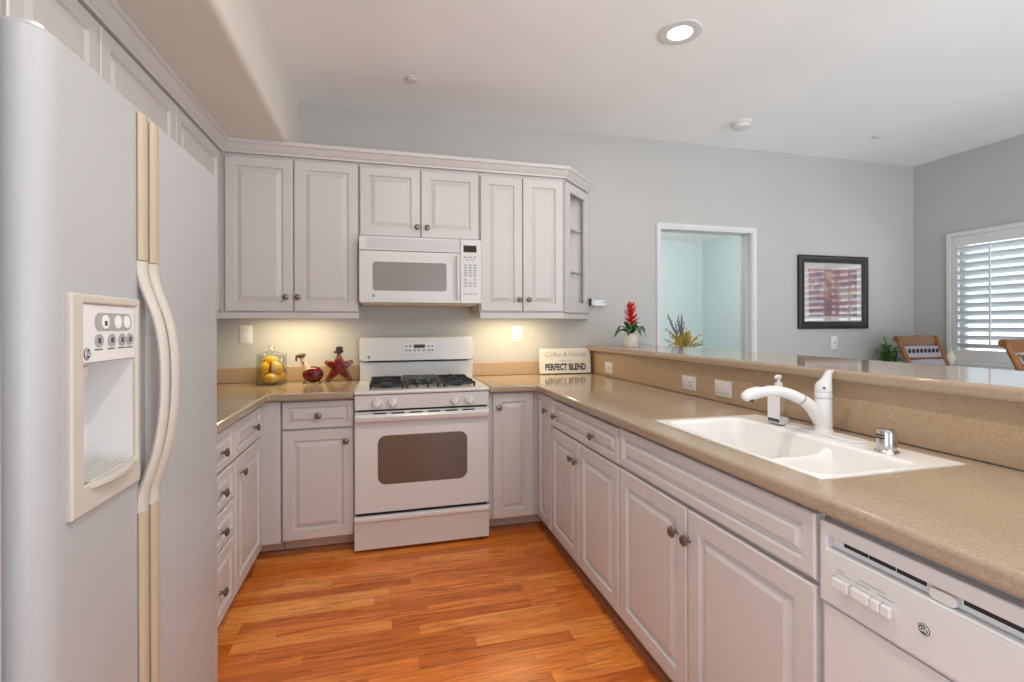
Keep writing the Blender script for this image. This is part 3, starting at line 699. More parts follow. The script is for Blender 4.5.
# ------------------------------------------------------------------ outlets and switches
def plate(name, label, cat, pos, face, w, h, kind):
    a, b, c = (Vector(v) for v in FACE[face]); p = Vector(pos)
    t = thing(name, label, cat, p)
    fn = lambda u, v, d: p + a*u + b*v + c*d
    q = MB(); L = [(0, 0.0005), (0, 0.004), (0.003, 0.006)]
    q.rings([[fn(-w/2+i, -h/2+i, d), fn(w/2-i, -h/2+i, d), fn(w/2-i, h/2-i, d), fn(-w/2+i, h/2-i, d)] for i, d in L]); q.build('cover_plate', 'plastic', t)
    def blk(u0, u1, v0, v1, d0, d1, nm, mt, par):
        g = MB(); g.rings([[fn(u0, v0, d0), fn(u1, v0, d0), fn(u1, v1, d0), fn(u0, v1, d0)], [fn(u0, v0, d1), fn(u1, v0, d1), fn(u1, v1, d1), fn(u0, v1, d1)]])
        return g.build(nm, mt, par, bev=0.0008 if d1-d0 > 0.0015 else 0)
    if kind == 'outlet':
        lay = [(0, 0.024), (0, -0.024)] if h > w else [(0.024, 0), (-0.024, 0)]
        for u, v in lay:
            s_ = blk(u-0.016, u+0.016, v-0.014, v+0.014, 0.0062, 0.0085, 'socket', 'plastic', t)
            for du in (-0.006, 0.006):
                if h > w: blk(u+du-0.0012, u+du+0.0012, v-0.004, v+0.006, 0.0086, 0.009, 'slot', 'dgrey', s_)
                else: blk(u-0.004, u+0.006, v+du-0.0012, v+du+0.0012, 0.0086, 0.009, 'slot', 'dgrey', s_)
    elif kind == 'rocker':
        if h > w: blk(-0.016, 0.016, -0.033, 0.033, 0.0062, 0.0095, 'rocker', 'plastic', t)
        else: blk(-0.033, 0.033, -0.016, 0.016, 0.0062, 0.0095, 'rocker', 'plastic', t)
    elif kind == 'toggle':
        blk(-0.005, 0.005, -0.004, 0.012, 0.0062, 0.016, 'toggle', 'plastic', t)
    elif kind == 'jack':
        s_ = blk(-0.009, 0.009, -0.009, 0.009, 0.0062, 0.0075, 'jack', 'grey', t)
    return t
plate('wall_outlet', 'white double outlet on the back wall above the lemon jar', 'outlet', (-0.863, WY, 1.224), '-Y', 0.075, 0.118, 'outlet')
plate('light_switch', 'white rocker switch on the back wall under the wall cabinet above the sign', 'switch', (0.944, WY, 1.213), '-Y', 0.075, 0.118, 'rocker')
plate('wall_outlet', 'small square outlet on the bar backsplash closest to the wooden sign', 'outlet', (1.536, 3.144, 0.975), '-X', 0.115, 0.078, 'outlet')
plate('wall_outlet', 'white outlet on the bar backsplash in the middle, next to the rocker switch', 'outlet', (1.536, 2.209, 0.975), '-X', 0.115, 0.072, 'outlet')
plate('light_switch', 'white rocker switch on the bar backsplash beside the faucet', 'switch', (1.536, 1.946, 0.978), '-X', 0.115, 0.076, 'rocker')
plate('wall_jack', 'white wall plate with a small jack below the framed picture', 'wall plate', (3.885, WY, 1.113), '-Y', 0.070, 0.116, 'jack')
br = thing('paper_towel_bracket', 'small white bracket on the wall beside the open-shelf cabinet', 'bracket', (1.585, WY, 1.445))
bx(1.522, 1.535, WY-0.055, WY-0.001, 1.425, 1.482).build('end_plate', 'steel', br, bev=0.003)
MB().prism(rr2(1.593, 1.446, 0.056, 0.024, 0.018), XZ, WY-0.045, WY-0.001).build('body', 'plastic', br, bev=0.004)
MB().cyl((1.632, WY-0.0455, 1.452), (1.632, WY-0.049, 1.452), 0.006).build('button', 'dgrey', br)

# ------------------------------------------------------------------ refrigerator
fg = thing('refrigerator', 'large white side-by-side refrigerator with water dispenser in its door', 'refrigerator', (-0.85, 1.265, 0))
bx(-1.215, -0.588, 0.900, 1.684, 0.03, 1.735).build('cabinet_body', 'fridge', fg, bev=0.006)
bx(-0.60, -0.545, 0.90, 1.67, 0.0, 0.085).build('toe_grille', 'rim', fg, bev=0.003)
def fdoor(ya, yb, ra, rb):
    xf, xb = -0.500, -0.578
    P = [(xb, yb), (xb, ya)]
    P += [(xf - ra + ra*math.sin(a), ya + ra - ra*math.cos(a)) for a in [PI/2*k/6 for k in range(7)]]
    P += [(xf - rb + rb*math.cos(a), yb - rb + rb*math.sin(a)) for a in [PI/2*k/6 for k in range(7)]]
    top = 1.742
    sh = lambda q, e: [(max(x - e if x > xb+0.001 else x, xb), y, ) for x, y in q]
    b = MB()
    c = Vector(((xf+xb)/2, (ya+yb)/2))
    def ins(e): return [(p[0] + (e if p[0] < c.x else -e)*0.5, p[1] + (e if p[1] < c.y else -e)*0.5) for p in P]
    b.rings([[(x, y, z) for x, y in ins(e)] for z, e in ((0.095, 0.008), (0.099, 0.0), (top-0.006, 0.0), (top, 0.010))])
    return b
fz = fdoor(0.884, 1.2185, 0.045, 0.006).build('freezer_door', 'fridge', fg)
ct = bx(-0.60, -0.40, 0.977, 1.158, 0.990, 1.216).build('cutter', 'gap', fg)
boolean(fz, ct)
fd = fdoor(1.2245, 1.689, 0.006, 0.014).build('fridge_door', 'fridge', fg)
bx(-0.5875, -0.5785, 0.905, 1.684, 0.10, 1.73).build('gasket', 'rim', fg)
# dispenser
df_ = MB().cells([0.957, 0.991, 1.171, 1.186], [0.960, 1.010, 1.216, 1.319, 1.336], lambda y, z: not (0.991 < y < 1.171 and 1.010 < z < 1.319), -0.4995, -0.486, YZ).build('dispenser_frame', 'almond', fz, bev=0.005, seg=3)
bx(-0.4995, -0.4905, 0.9915, 1.1705, 1.2165, 1.3185).build('control_panel', 'plastic', fz, bev=0.001)
rc = MB()
ry0, ry1, rz0, rz1, rx = 0.991, 1.171, 0.991, 1.2155, -0.572
rc.rings([[(-0.499, ry0, rz0), (-0.499, ry1, rz0), (-0.499, ry1, rz1), (-0.499, ry0, rz1)], [(rx, ry0+0.012, rz0+0.006), (rx, ry1-0.012, rz0+0.006), (rx, ry1-0.012, rz1-0.01), (rx, ry0+0.012, rz1-0.01)]], cap0=False)
rc.build('dispenser_recess', 'appl', fz)
tr = MB().prism([(ry0+0.002, -0.545), (ry1-0.002, -0.545)] + [(1.081 + 0.088*math.cos(a), -0.500 + 0.028*math.sin(a)) for a in [PI*k/10 for k in range(11)]], lambda y, x, z: (x, y, z), 0.998, 1.010).build('drip_tray', 'almond', fz, bev=0.003)
for k in range(5): bx(-0.540 + 0.012*k, -0.536 + 0.012*k, 1.01, 1.152, 1.0102, 1.013).build('tray_slat', 'rim', tr)
nz = MB().lathe([(0.030, 0), (0.028, -0.018), (0.018, -0.026), (0.016, -0.045)], (-0.540, 1.045, 1.2085), seg=18).build('ice_chute', 'plastic', fz)
MB().box(-0.562, -0.555, 1.028, 1.062, 1.09, 1.16).build('lever', 'plastic', fz, bev=0.003)
def pill(name, y, z, hw, hh, d0, d1, material, parent):
    return MB().prism(rr2(y, z, hw, hh, min(hw, hh)*0.98), lambda a, b, h: (h, a, b), d0, d1).build(name, material, parent)
pnl = pill('button_strip', 1.093, 1.288, 0.064, 0.0165, -0.4904, -0.4898, 'grey', fz)
for y in (1.062, 1.105, 1.138):
    p_ = pill('button', y, 1.288, 0.0115, 0.0125, -0.4897, -0.4885, 'label', pnl)
bx(-0.4884, -0.488, 1.058, 1.066, 1.281, 1.290).build('button_icon', 'dgrey', pnl)
for y in (1.042, 1.084, 1.120, 1.150):
    p_ = pill('button', y, 1.2545, 0.0135, 0.0115, -0.4904, -0.489, 'grey', fz)
    bx(-0.4889, -0.4885, y-0.004, y+0.004, 1.2495, 1.259).build('button_icon', 'dgrey', p_)
    bx(-0.4904, -0.4900, y-0.014, y+0.012, 1.2375, 1.2395).build('button_legend', 'dgrey', p_)
emblem(fz, (-0.4904, 1.007, 1.2325), '+X', 0.0105)
def shift(o, v):
    o.data.transform(Matrix.Translation(v))
    for c in o.children: shift(c, v)
for o in list(fz.children): shift(o, (-0.0045 if o.name.split('.')[0] not in ('dispenser_recess',) else 0.0, -0.0135, 0))
# handles
for dpar, y in ((fz, 1.1955), (fd, 1.2475)):
    hw = 0.0175
    def strip(z0_, z1_): return MB().prism([(y-hw, -0.4995), (y-hw, -0.496), (y-hw*0.8, -0.4915), (y-hw*0.4, -0.489), (y+hw*0.4, -0.489), (y+hw*0.8, -0.4915), (y+hw, -0.496), (y+hw, -0.4995)], lambda a, b, h: (b, a, h), z0_, z1_)
    strip(1.418, 1.728).build('handle_trim', 'tan', dpar, bev=0.002, label='yellowed tan handle trim strip')
    strip(0.10, 0.888).build('handle_trim', 'tan', dpar, bev=0.002, label='yellowed tan handle trim strip')
    path = [(-0.4995, 1.417), (-0.497, 1.385), (-0.484, 1.340), (-0.468, 1.290), (-0.459, 1.23), (-0.457, 1.16), (-0.460, 1.09), (-0.470, 1.02), (-0.485, 0.965), (-0.497, 0.925), (-0.4995, 0.889)]
    rad = [0.0175, 0.0175, 0.017, 0.016, 0.0155, 0.015, 0.0155, 0.016, 0.017, 0.0175, 0.0175]
    MB().tube([(x, y, z) for x, z in path], rad, 14, 4, flat=(1.0, 0.58), side=(0, 1, 0)).build('handle', 'almond', dpar, label='bowed off-white door handle')
hc = MB().prism(rr2(-0.553, 0.937, 0.030, 0.014, 0.0135), XY, 1.7425, 1.760)
hc.build('hinge_cover', 'appl', fg, bev=0.003)

# ------------------------------------------------------------------ gas range
rg = thing('gas_range', 'white freestanding gas range with oven between the base cabinets', 'range', (0.2225, 3.1, 0))
X0, X1 = -0.1615, 0.5975; XC = (X0+X1)/2
bx(X0, X1, 2.862, 3.44, 0.02, 0.893).build('range_body', 'appl', rg, bev=0.003)
for fx in (X0+0.04, X1-0.04):
    for fy in (2.90, 3.40): MB().cyl((fx, fy, 0), (fx, fy, 0.0195), 0.016).build('foot', 'black', rg)
# cooktop with recessed basin: lip + tray
ctp = MB().cells([X0-0.004, X0+0.055, X1-0.055, X1+0.004], [2.805, 2.865, 3.335, 3.44], lambda x, y: True, 0.8935, 0.914, XY)
ctp.build('cooktop', 'appl', rg, bev=0.009, seg=4)
# control panel (leans back slightly)
MB().prism([(2.861, 0.806), (2.830, 0.806), (2.818, 0.889), (2.861, 0.8925)], lambda y, z, x: (x, y, z), X0, X1).build('control_panel', 'appl', rg, bev=0.003)
for kx in (-0.039, 0.048, 0.398, 0.486):
    kk = MB().lathe([(0.030, 0), (0.029, 0.004), (0.025, 0.006), (0.023, 0.022), (0.020, 0.026), (0.006, 0.027)], (kx-0.004, 2.8235, 0.845), (0, -0.99, 0.12), 24).box(kx-0.009, kx+0.001, 2.787, 2.80, 0.824, 0.868).build('burner_knob', 'appl', rg)
    for q in (-1, 0, 1): bx(kx+q*0.03-0.003, kx+q*0.03+0.003, 2.8195, 2.8225, 0.879, 0.882).build('knob_marking', 'grey', kk)
# oven door
dr = bx(X0-0.002, X1+0.002, 2.832, 2.861, 0.226, 0.795).build('oven_door', 'appl', rg, bev=0.006, seg=3)
bx(X0+0.012, X1-0.012, 2.838, 2.8605, 0.7955, 0.8055).build('vent_gap', 'gap', rg)
MB().prism(rr2(0.2155, 0.520, 0.254, 0.138, 0.045), XZ, 2.8302, 2.8318).build('oven_window', 'ovenglass', dr)
hb = MB().prism([(2.8315, 0.735), (2.800, 0.740), (2.790, 0.752), (2.788, 0.772), (2.796, 0.786), (2.8315, 0.792)], lambda y, z, x: (x, y, z), X0+0.002, X1-0.002).build('oven_handle', 'appl', dr, bev=0.006, seg=3)
for k in range(6):
    xa = X0+0.10+0.100*k
    bx(xa, xa+0.07, 2.797, 2.806, 0.7855, 0.7915).build('handle_slot', 'gap', hb)
bx(X0+0.004, X1-0.004, 2.8300, 2.8318, 0.706, 0.7085).build('door_seam', 'rim', dr)
# storage drawer
bx(X0+0.006, X1-0.006, 2.85, 2.8605, 0.2085, 0.2255).build('drawer_gap', 'gap', rg)
MB().prism([(2.861, 0.022), (2.832, 0.022), (2.830, 0.045), (2.829, 0.165), (2.824, 0.178), (2.818, 0.186), (2.818, 0.203), (2.826, 0.208), (2.861, 0.208)], lambda y, z, x: (x, y, z), X0-0.004, X1+0.003).build('storage_drawer', 'appl', rg, bev=0.004, seg=3)
# back guard
MB().prism([(3.352, 0.9145), (3.345, 1.035), (3.44, 1.035), (3.44, 0.9145)], lambda y, z, x: (x, y, z), X0+0.004, X1-0.004).build('back_panel', 'appl', rg, bev=0.002)
bx(X0+0.05, X1-0.05, 3.335, 3.4395, 1.0355, 1.043).build('backguard_gap', 'gap', rg)
bgp = [(x, z) for x, z in rr2(XC, 1.122, 0.378, 0.080, 0.022)]
MB().rings([[(x, 3.44, z) for x, z in bgp], [(x, 3.345 - (0.0 if z > 1.1 else 0.006), z) for x, z in bgp], [(XC+(x-XC)*0.985, 3.330 - (0.0 if z > 1.1 else 0.010), 1.122+(z-1.122)*0.93) for x, z in bgp]]).build('backguard', 'appl', rg, smooth=50)
cp = bx(0.127, 0.330, 3.318, 3.3228, 1.096, 1.158).build('clock_panel', 'label', rg)
bx(0.190, 0.265, 3.3165, 3.3178, 1.128, 1.151).build('clock_display', 'ovendisp', cp)
for bxx, bz in [(0.142, 1.14), (0.166, 1.14), (0.142, 1.112), (0.166, 1.112), (0.197, 1.112), (0.222, 1.112), (0.256, 1.112), (0.290, 1.14), (0.314, 1.14), (0.290, 1.112), (0.314, 1.112)]:
    MB().prism(rr2(bxx, bz, 0.009, 0.007, 0.004, 3), XZ, 3.3170, 3.3178).build('clock_button', 'grey', cp)
emblem(rg, (-0.10, 3.3195, 1.070), '-Y', 0.010)
# burners and grates
zc_ = 0.9145
BURN = [(0.012, 2.975), (0.012, 3.235), (0.432, 2.975), (0.432, 3.235)]
for x, y in BURN:
    b = MB().lathe([(0.085, 0.0), (0.083, 0.003), (0.05, 0.0015), (0.046, 0.002)], (x, y, zc_), seg=28).build('drip_ring', 'steel', rg)
    MB().lathe([(0.040, 0), (0.040, 0.012), (0.034, 0.014), (0.034, 0.019), (0.030, 0.021), (0.004, 0.022)], (x, y, zc_+0.002), seg=24).build('burner_cap', 'black', b)
for xc in (0.012, 0.432):
    g = MB(); xa, xb, ya, yb, zt = xc-0.095, xc+0.095, 2.872, 3.325, 0.943
    t = 0.0055
    g.box(xa, xb, ya, ya+2*t, zt-0.014, zt).box(xa, xb, yb-2*t, yb, zt-0.014, zt).box(xa, xa+2*t, ya, yb, zt-0.014, zt).box(xb-2*t, xb, ya, yb, zt-0.014, zt)
    g.box(xa, xb, 3.098-t, 3.098+t, zt-0.014, zt)
    for yb_ in (2.975, 3.235):
        g.box(xc-0.095, xc-0.028, yb_-t*0.8, yb_+t*0.8, zt-0.014, zt+0.006).box(xc+0.028, xc+0.095, yb_-t*0.8, yb_+t*0.8, zt-0.014, zt+0.006)
        g.box(xc-t*0.8, xc+t*0.8, yb_-0.11, yb_-0.028, zt-0.014, zt+0.006).box(xc-t*0.8, xc+t*0.8, yb_+0.028, yb_+0.095, zt-0.014, zt+0.006)
    for fx in (xa, xb-2*t):
        for fy in (ya, 3.091, yb-2*t): g.box(fx, fx+2*t, fy, fy+2*t, zc_+0.0005, zt)
    g.build('grate', 'black', rg, bev=0.002)
g = MB()
g.box(0.1145, 0.3295, 3.04, 3.325, 0.936, 0.947)
for k in range(4): g.box(0.118+0.063*k, 0.140+0.063*k, 2.885, 3.04, 0.934, 0.947)
for k in range(4): g.box(0.122+0.060*k, 0.132+0.060*k, 2.89, 2.90, zc_+0.0005, 0.935).box(0.122+0.060*k, 0.132+0.060*k, 3.30, 3.31, zc_+0.0005, 0.937)
cg = g.build('center_grate', 'black', rg, bev=0.002)
bx(0.2195, 0.2245, 3.04, 3.325, 0.9471, 0.9485).build('grate_seam', 'steel', cg)

# ------------------------------------------------------------------ microwave
mw = thing('microwave', 'white over-the-range microwave mounted above the gas range', 'microwave', (0.228, 3.27, 1.415))
mx0, mx1 = -0.148, 0.604
bx(mx0+0.004, mx1-0.004, 3.096, 3.455, 1.418, 1.826).build('microwave_body', 'appl', mw, bev=0.003)
bx(mx0+0.02, mx1-0.02, 3.11, 3.44, 1.409, 1.4175).build('bottom_pan', 'toe', mw)
vg = bx(mx0, 0.4655, 3.068, 3.0955, 1.740, 1.826).build('vent_panel', 'appl', mw, bev=0.004)
for k in range(5): bx(mx0+0.045, 0.455, 3.0645, 3.0678, 1.752+0.0135*k, 1.757+0.0135*k).build('vent_slat', 'rim', vg)
md = bx(mx0, 0.4655, 3.062, 3.0955, 1.419, 1.736).build('microwave_door', 'appl', mw, bev=0.006, seg=3)
MB().prism(rr2(0.1555, 1.581, 0.224, 0.088, 0.018), XZ, 3.0605, 3.0618).build('microwave_window', 'microglass', md)
MB().cells([-0.112, -0.110, 0.425, 0.427], [1.440, 1.442, 1.702, 1.704], lambda x, z: not (-0.110 < x < 0.425 and 1.442 < z < 1.702), 3.0610, 3.0619, XZ).build('door_outline', 'rim', md)
MB().tube([(0.449, 3.058, 1.715), (0.449, 3.042, 1.69), (0.449, 3.038, 1.60), (0.449, 3.038, 1.54), (0.449, 3.044, 1.47), (0.449, 3.058, 1.445)], [0.009, 0.0095, 0.010, 0.010, 0.0095, 0.009], 12, 4).build('door_handle', 'appl', md)
cpn = bx(0.4675, mx1, 3.064, 3.0955, 1.419, 1.826).build('control_panel', 'appl', mw, bev=0.005)
dsp = bx(0.488, 0.572, 3.0622, 3.0638, 1.745, 1.788).build('clock_display', 'display', cpn)
def key(x, z, hw, hh): MB().prism(rr2(x, z, hw, hh, min(hw, hh)*0.6, 3), XZ, 3.0629, 3.0638).build('key', 'grey', cpn)
for r_ in range(5):
    for c_ in range(3): key(0.5005+0.030*c_, 1.662-0.0165*r_, 0.0105, 0.005)
for c_ in range(3): key(0.5005+0.030*c_, 1.713, 0.011, 0.005); key(0.5005+0.030*c_, 1.548, 0.011, 0.005); key(0.5005+0.030*c_, 1.530, 0.011, 0.004); key(0.5005+0.030*c_, 1.478, 0.011, 0.004)
key(0.515, 1.697, 0.011, 0.004); key(0.545, 1.697, 0.011, 0.004); key(0.498, 1.570, 0.007, 0.007); key(0.560, 1.570, 0.007, 0.007)
emblem(mw, (-0.063, 3.0616, 1.462), '-Y', 0.0095)

# ------------------------------------------------------------------ dishwasher
dw = thing('dishwasher', 'white built-in dishwasher at the end of the counter with dials on its panel', 'dishwasher', (1.2, 0.555, 0))
dy0, dy1 = 0.252, 0.8525
bx(0.942, 1.50, dy0+0.004, dy1-0.004, 0.03, 0.866).build('tub_housing', 'rim', dw)
pnl = MB().cells([dy0, dy0+0.018, dy1-0.018, dy1], [0.682, 0.800, 0.826, 0.856], lambda y, z: not (dy0+0.018 < y < dy1-0.018 and 0.800 < z < 0.826), 0.941, 0.916, YZ).build('control_panel', 'appl', dw, bev=0.004, seg=3)
bx(0.934, 0.9405, dy0+0.019, dy1-0.019, 0.801, 0.825).build('handle_recess', 'plastic', dw)
for k in range(3): bx(0.9315, 0.9338, dy1-0.045-0.054*k-0.051, dy1-0.045-0.054*k, 0.812, 0.821).build('vent_slot', 'gap', dw)
bx(0.9315, 0.9338, dy0+0.03, 0.590, 0.812, 0.821).build('vent_slot', 'gap', dw)
MB().prism(rr2(0.616, 0.811, 0.022, 0.010, 0.009), lambda a, b, h: (h, a, b), 0.921, 0.9338).build('door_latch', 'plastic', dw, bev=0.002)
bx(0.9125, 0.9155, dy0+0.012, dy1-0.012, 0.690, 0.796).build('panel_face', 'appl', pnl, bev=0.001)
for ya, yb in ((0.775, 0.812), (0.731, 0.770), (0.7105, 0.7295), (0.690, 0.709)):
    MB().box(0.900, 0.9123, ya, yb, 0.731, 0.753).build('push_button', 'plastic', pnl, bev=0.004, seg=3)
for ya, yb, z in ((0.790, 0.808, 0.767), (0.776, 0.810, 0.760), (0.705, 0.757, 0.769), (0.738, 0.768, 0.761), (0.690, 0.722, 0.761)):
    bx(0.9121, 0.9124, ya, yb, z, z+0.0022).build('printed_legend', 'grey', pnl)
emblem(pnl, (0.9124, 0.639, 0.744), '-X', 0.0105)
bx(0.921, 0.9405, dy0+0.004, dy1-0.004, 0.105, 0.677).build('door_panel', 'appl', dw, bev=0.004)
bx(0.975, 0.99, dy0+0.004, dy1-0.004, 0.0, 0.10).build('toe_kick', 'gap', dw)
bx(0.936, 1.53, 0.215, 0.2505, 0, 0.8725).build('cabinet_end_panel', 'cab', label='white end panel closing the counter beside the dishwasher', cat='panel', bev=0.001)

# ------------------------------------------------------------------ things on the left counter
jr = thing('glass_jar', 'clear lidded glass jar of lemons on the corner countertop', 'jar', (-0.683, 3.315, 0.914))
pr = [(0.004, 0.0), (0.078, 0.0), (0.086, 0.006), (0.0875, 0.02), (0.0875, 0.160), (0.084, 0.170), (0.086, 0.178), (0.083, 0.178), (0.081, 0.170), (0.0845, 0.158), (0.0845, 0.02), (0.078, 0.009), (0.004, 0.008)]
MB().lathe(pr, (-0.683, 3.315, 0.9145), seg=36).build('jar_body', 'glass', jr)
MB().lathe([(0.004, 0.0), (0.075, 0.0), (0.090, 0.001), (0.092, 0.006), (0.086, 0.010), (0.060, 0.018), (0.032, 0.027), (0.018, 0.034), (0.014, 0.042), (0.021, 0.050), (0.023, 0.058), (0.018, 0.065), (0.004, 0.066)], (-0.683, 3.315, 1.093), seg=36).build('lid', 'glass', jr, label='domed glass lid with knob')
lemfn = lambda p: Vector((p.x, p.y, p.z * (1.0 + 0.10 * (abs(p.z)/0.042)**6)))
lem = MB().ell((0, 0, 0), 0.0315, 0.0315, 0.042, fn=lemfn, seg=20, rows=14)
lm = lem.bm
bmesh.ops.recalc_face_normals(lm, faces=lm.faces)
lme = bpy.data.meshes.new('lemon'); lm.to_mesh(lme); lm.free(); lme.materials.append(M['lemon'])
for p in lme.polygons: p.use_smooth = True
LEM = [((-0.676, 3.268, 0.956), (0.1, 1.50, 0.15), 'front lemon lying on the bottom of the glass jar'),
       ((-0.733, 3.318, 0.956), (1.45, 0.1, 0.25), 'bottom lemon against the glass at the outlet side of the jar'),
       ((-0.632, 3.322, 0.956), (1.45, 0.0, -0.3), 'bottom lemon in the jar on the side of the red figurine'),
       ((-0.683, 3.366, 0.956), (0.1, 1.5, 0.0), 'hidden lemon at the back of the jar bottom'),
       ((-0.722, 3.290, 1.013), (0.2, 0.40, 0.1), 'big upright lemon in the middle layer of the jar, outlet side'),
       ((-0.647, 3.288, 1.018), (-0.2, -0.40, 0.3), 'big tilted lemon in the middle layer of the jar, figurine side'),
       ((-0.680, 3.355, 1.018), (0.9, 1.2, 0.2), 'lemon behind the middle layer of the jar'),
       ((-0.690, 3.318, 1.062), (0.2, 1.45, 0.3), 'topmost lemon lying just under the jar lid')]
for pos, ro, lab in LEM:
    o = bpy.data.objects.new('lemon', lme); COL.objects.link(o); o.location = pos; o.rotation_euler = ro
    setp(o, label=lab, category='lemon', group='lemons in the glass jar')

# red goose-necked pepper bottle
gb = thing('decorative_bottle', 'round red-filled bottle figurine with a slanted neck and green top', 'figurine', (-0.445, 3.325, 0.914))
MB().ell((-0.443, 3.325, 0.969), 0.063, 0.040, 0.052, seg=28, rows=18).build('bottle_body', 'redglass', gb)
MB().tube([(-0.474, 3.325, 1.000), (-0.489, 3.325, 1.030), (-0.503, 3.325, 1.060), (-0.509, 3.325, 1.078)], [0.028, 0.020, 0.015, 0.013], 16, 3).build('neck', 'beige', gb)
MB().tube([(-0.508, 3.325, 1.076), (-0.514, 3.325, 1.094), (-0.517, 3.325, 1.104)], [0.016, 0.021, 0.014], 14, 2).ell((-0.530, 3.318, 1.088), 0.017, 0.010, 0.010).ell((-0.498, 3.320, 1.094), 0.014, 0.012, 0.013).ell((-0.541, 3.318, 1.068), 0.006, 0.008, 0.016).build('stopper', 'olive', gb)
MB().ell((-0.497, 3.307, 1.045), 0.006, 0.004, 0.006).build('eye_bead', 'dgrey', gb)
for fx in (-0.492, -0.40): MB().ell((fx, 3.315, 0.9205), 0.012, 0.016, 0.006).build('foot', 'olive', gb)
# star bottle
stb = thing('star_bottle', 'red star-shaped bottle figurine with a black stopper beside the range', 'figurine', (-0.288, 3.36, 0.914))
def star(sc, y0_, y1_, mt, nm):
    c = (-0.288, 1.010)
    tips = [(-0.288, 1.090), (-0.201, 1.046), (-0.214, 0.9165), (-0.368, 0.9150), (-0.376, 1.044)]
    inn = [(-0.255, 1.046), (-0.240, 0.998), (-0.288, 0.962), (-0.338, 0.998), (-0.321, 1.046)]
    P = []
    for t_, i_ in zip(tips, inn):
        d_ = Vector(t_) - Vector(c); nrm = Vector((-d_.y, d_.x)).normalized()*0.011
        P += [Vector(t_)+nrm*1.0, Vector(t_)-nrm*1.0, Vector(i_)]
    P = [Vector(c) + (p-Vector(c))*sc for p in P]
    b = MB(); ym = (y0_+y1_)/2; hy = (y1_-y0_)/2
    b.rings([[(c[0]+(p.x-c[0])*k, ym+hy*s_, c[1]+(p.y-c[1])*k) for p in P] for k, s_ in ((0.86, -1), (0.97, -0.75), (1.0, 0), (0.97, 0.75), (0.86, 1))])
    return b.build(nm, mt, stb, smooth=40)
star(1.0, 3.343, 3.377, 'amber', 'bottle_edge')
star(0.80, 3.3405, 3.3795, 'redglass', 'pepper_filling')
MB().lathe([(0.013, 0), (0.013, 0.022)], (-0.288, 3.36, 1.078), seg=18).build('neck', 'amber', stb)
MB().lathe([(0.016, 0), (0.027, 0.004), (0.027, 0.010), (0.022, 0.014), (0.023, 0.030), (0.019, 0.040), (0.005, 0.045)], (-0.286, 3.36, 1.1005), seg=20).ell((-0.304, 3.352, 1.108), 0.018, 0.016, 0.008).build('stopper', 'black', stb)

# sign leaning on the backsplash
sg = thing('wooden_sign', 'white wooden sign about coffee and friends leaning against the backsplash', 'sign', (1.305, 3.405, 0.914), -0.03)
t_l = math.radians(7)
sfn = lambda x, d, z: (x, 0.012*0 + math.sin(t_l)*z - math.cos(t_l)*d, 0.004 + math.cos(t_l)*z + math.sin(t_l)*d)
W2, H_ = 0.2, 0.185
b = MB(); b.rings([[sfn(-W2, d, 0), sfn(W2, d, 0), sfn(W2, d, H_), sfn(-W2, d, H_)] for d in (0.0, 0.018)])
bd = b.build('board', 'signw', sg, local=True, bev=0.002)
def sign_text(nm, s_, size, z, mt, shear, bold, xs):
    a = (1, 0, 0); n_ = Vector((0, -math.cos(t_l), math.sin(t_l))); u_ = Vector((0, math.sin(t_l), math.cos(t_l)))
    cu = bpy.data.curves.new(nm, 'FONT'); cu.body = s_; cu.size = size; cu.extrude = 0.0006; cu.shear = shear; cu.align_x = 'CENTER'; cu.align_y = 'CENTER'; cu.offset = bold; cu.resolution_u = 3
    tmp = bpy.data.objects.new('tmp', cu); COL.objects.link(tmp); bpy.context.view_layer.update()
    me = bpy.data.meshes.new_from_object(tmp.evaluated_get(bpy.context.evaluated_depsgraph_get())); bpy.data.objects.remove(tmp, do_unlink=True)
    me.transform(Matrix.Diagonal((xs, 1, 1, 1))); me.transform(frame_mat((a, u_, n_), sfn(0, 0.0184, z)))
    me.materials.clear(); me.materials.append(M[mt]); o = bpy.data.objects.new(nm, me); COL.objects.link(o); o.parent = bd
sign_text('lettering', 'Coffee & Friends', 0.056, 0.140, 'grey', 0.35, 0.0, 0.86)
sign_text('lettering', 'make the', 0.026, 0.094, 'grey', 0.0, 0.0, 1.0)
sign_text('lettering', 'PERFECT BLEND', 0.066, 0.045, 'dgrey', 0.0, 0.0030, 0.665)

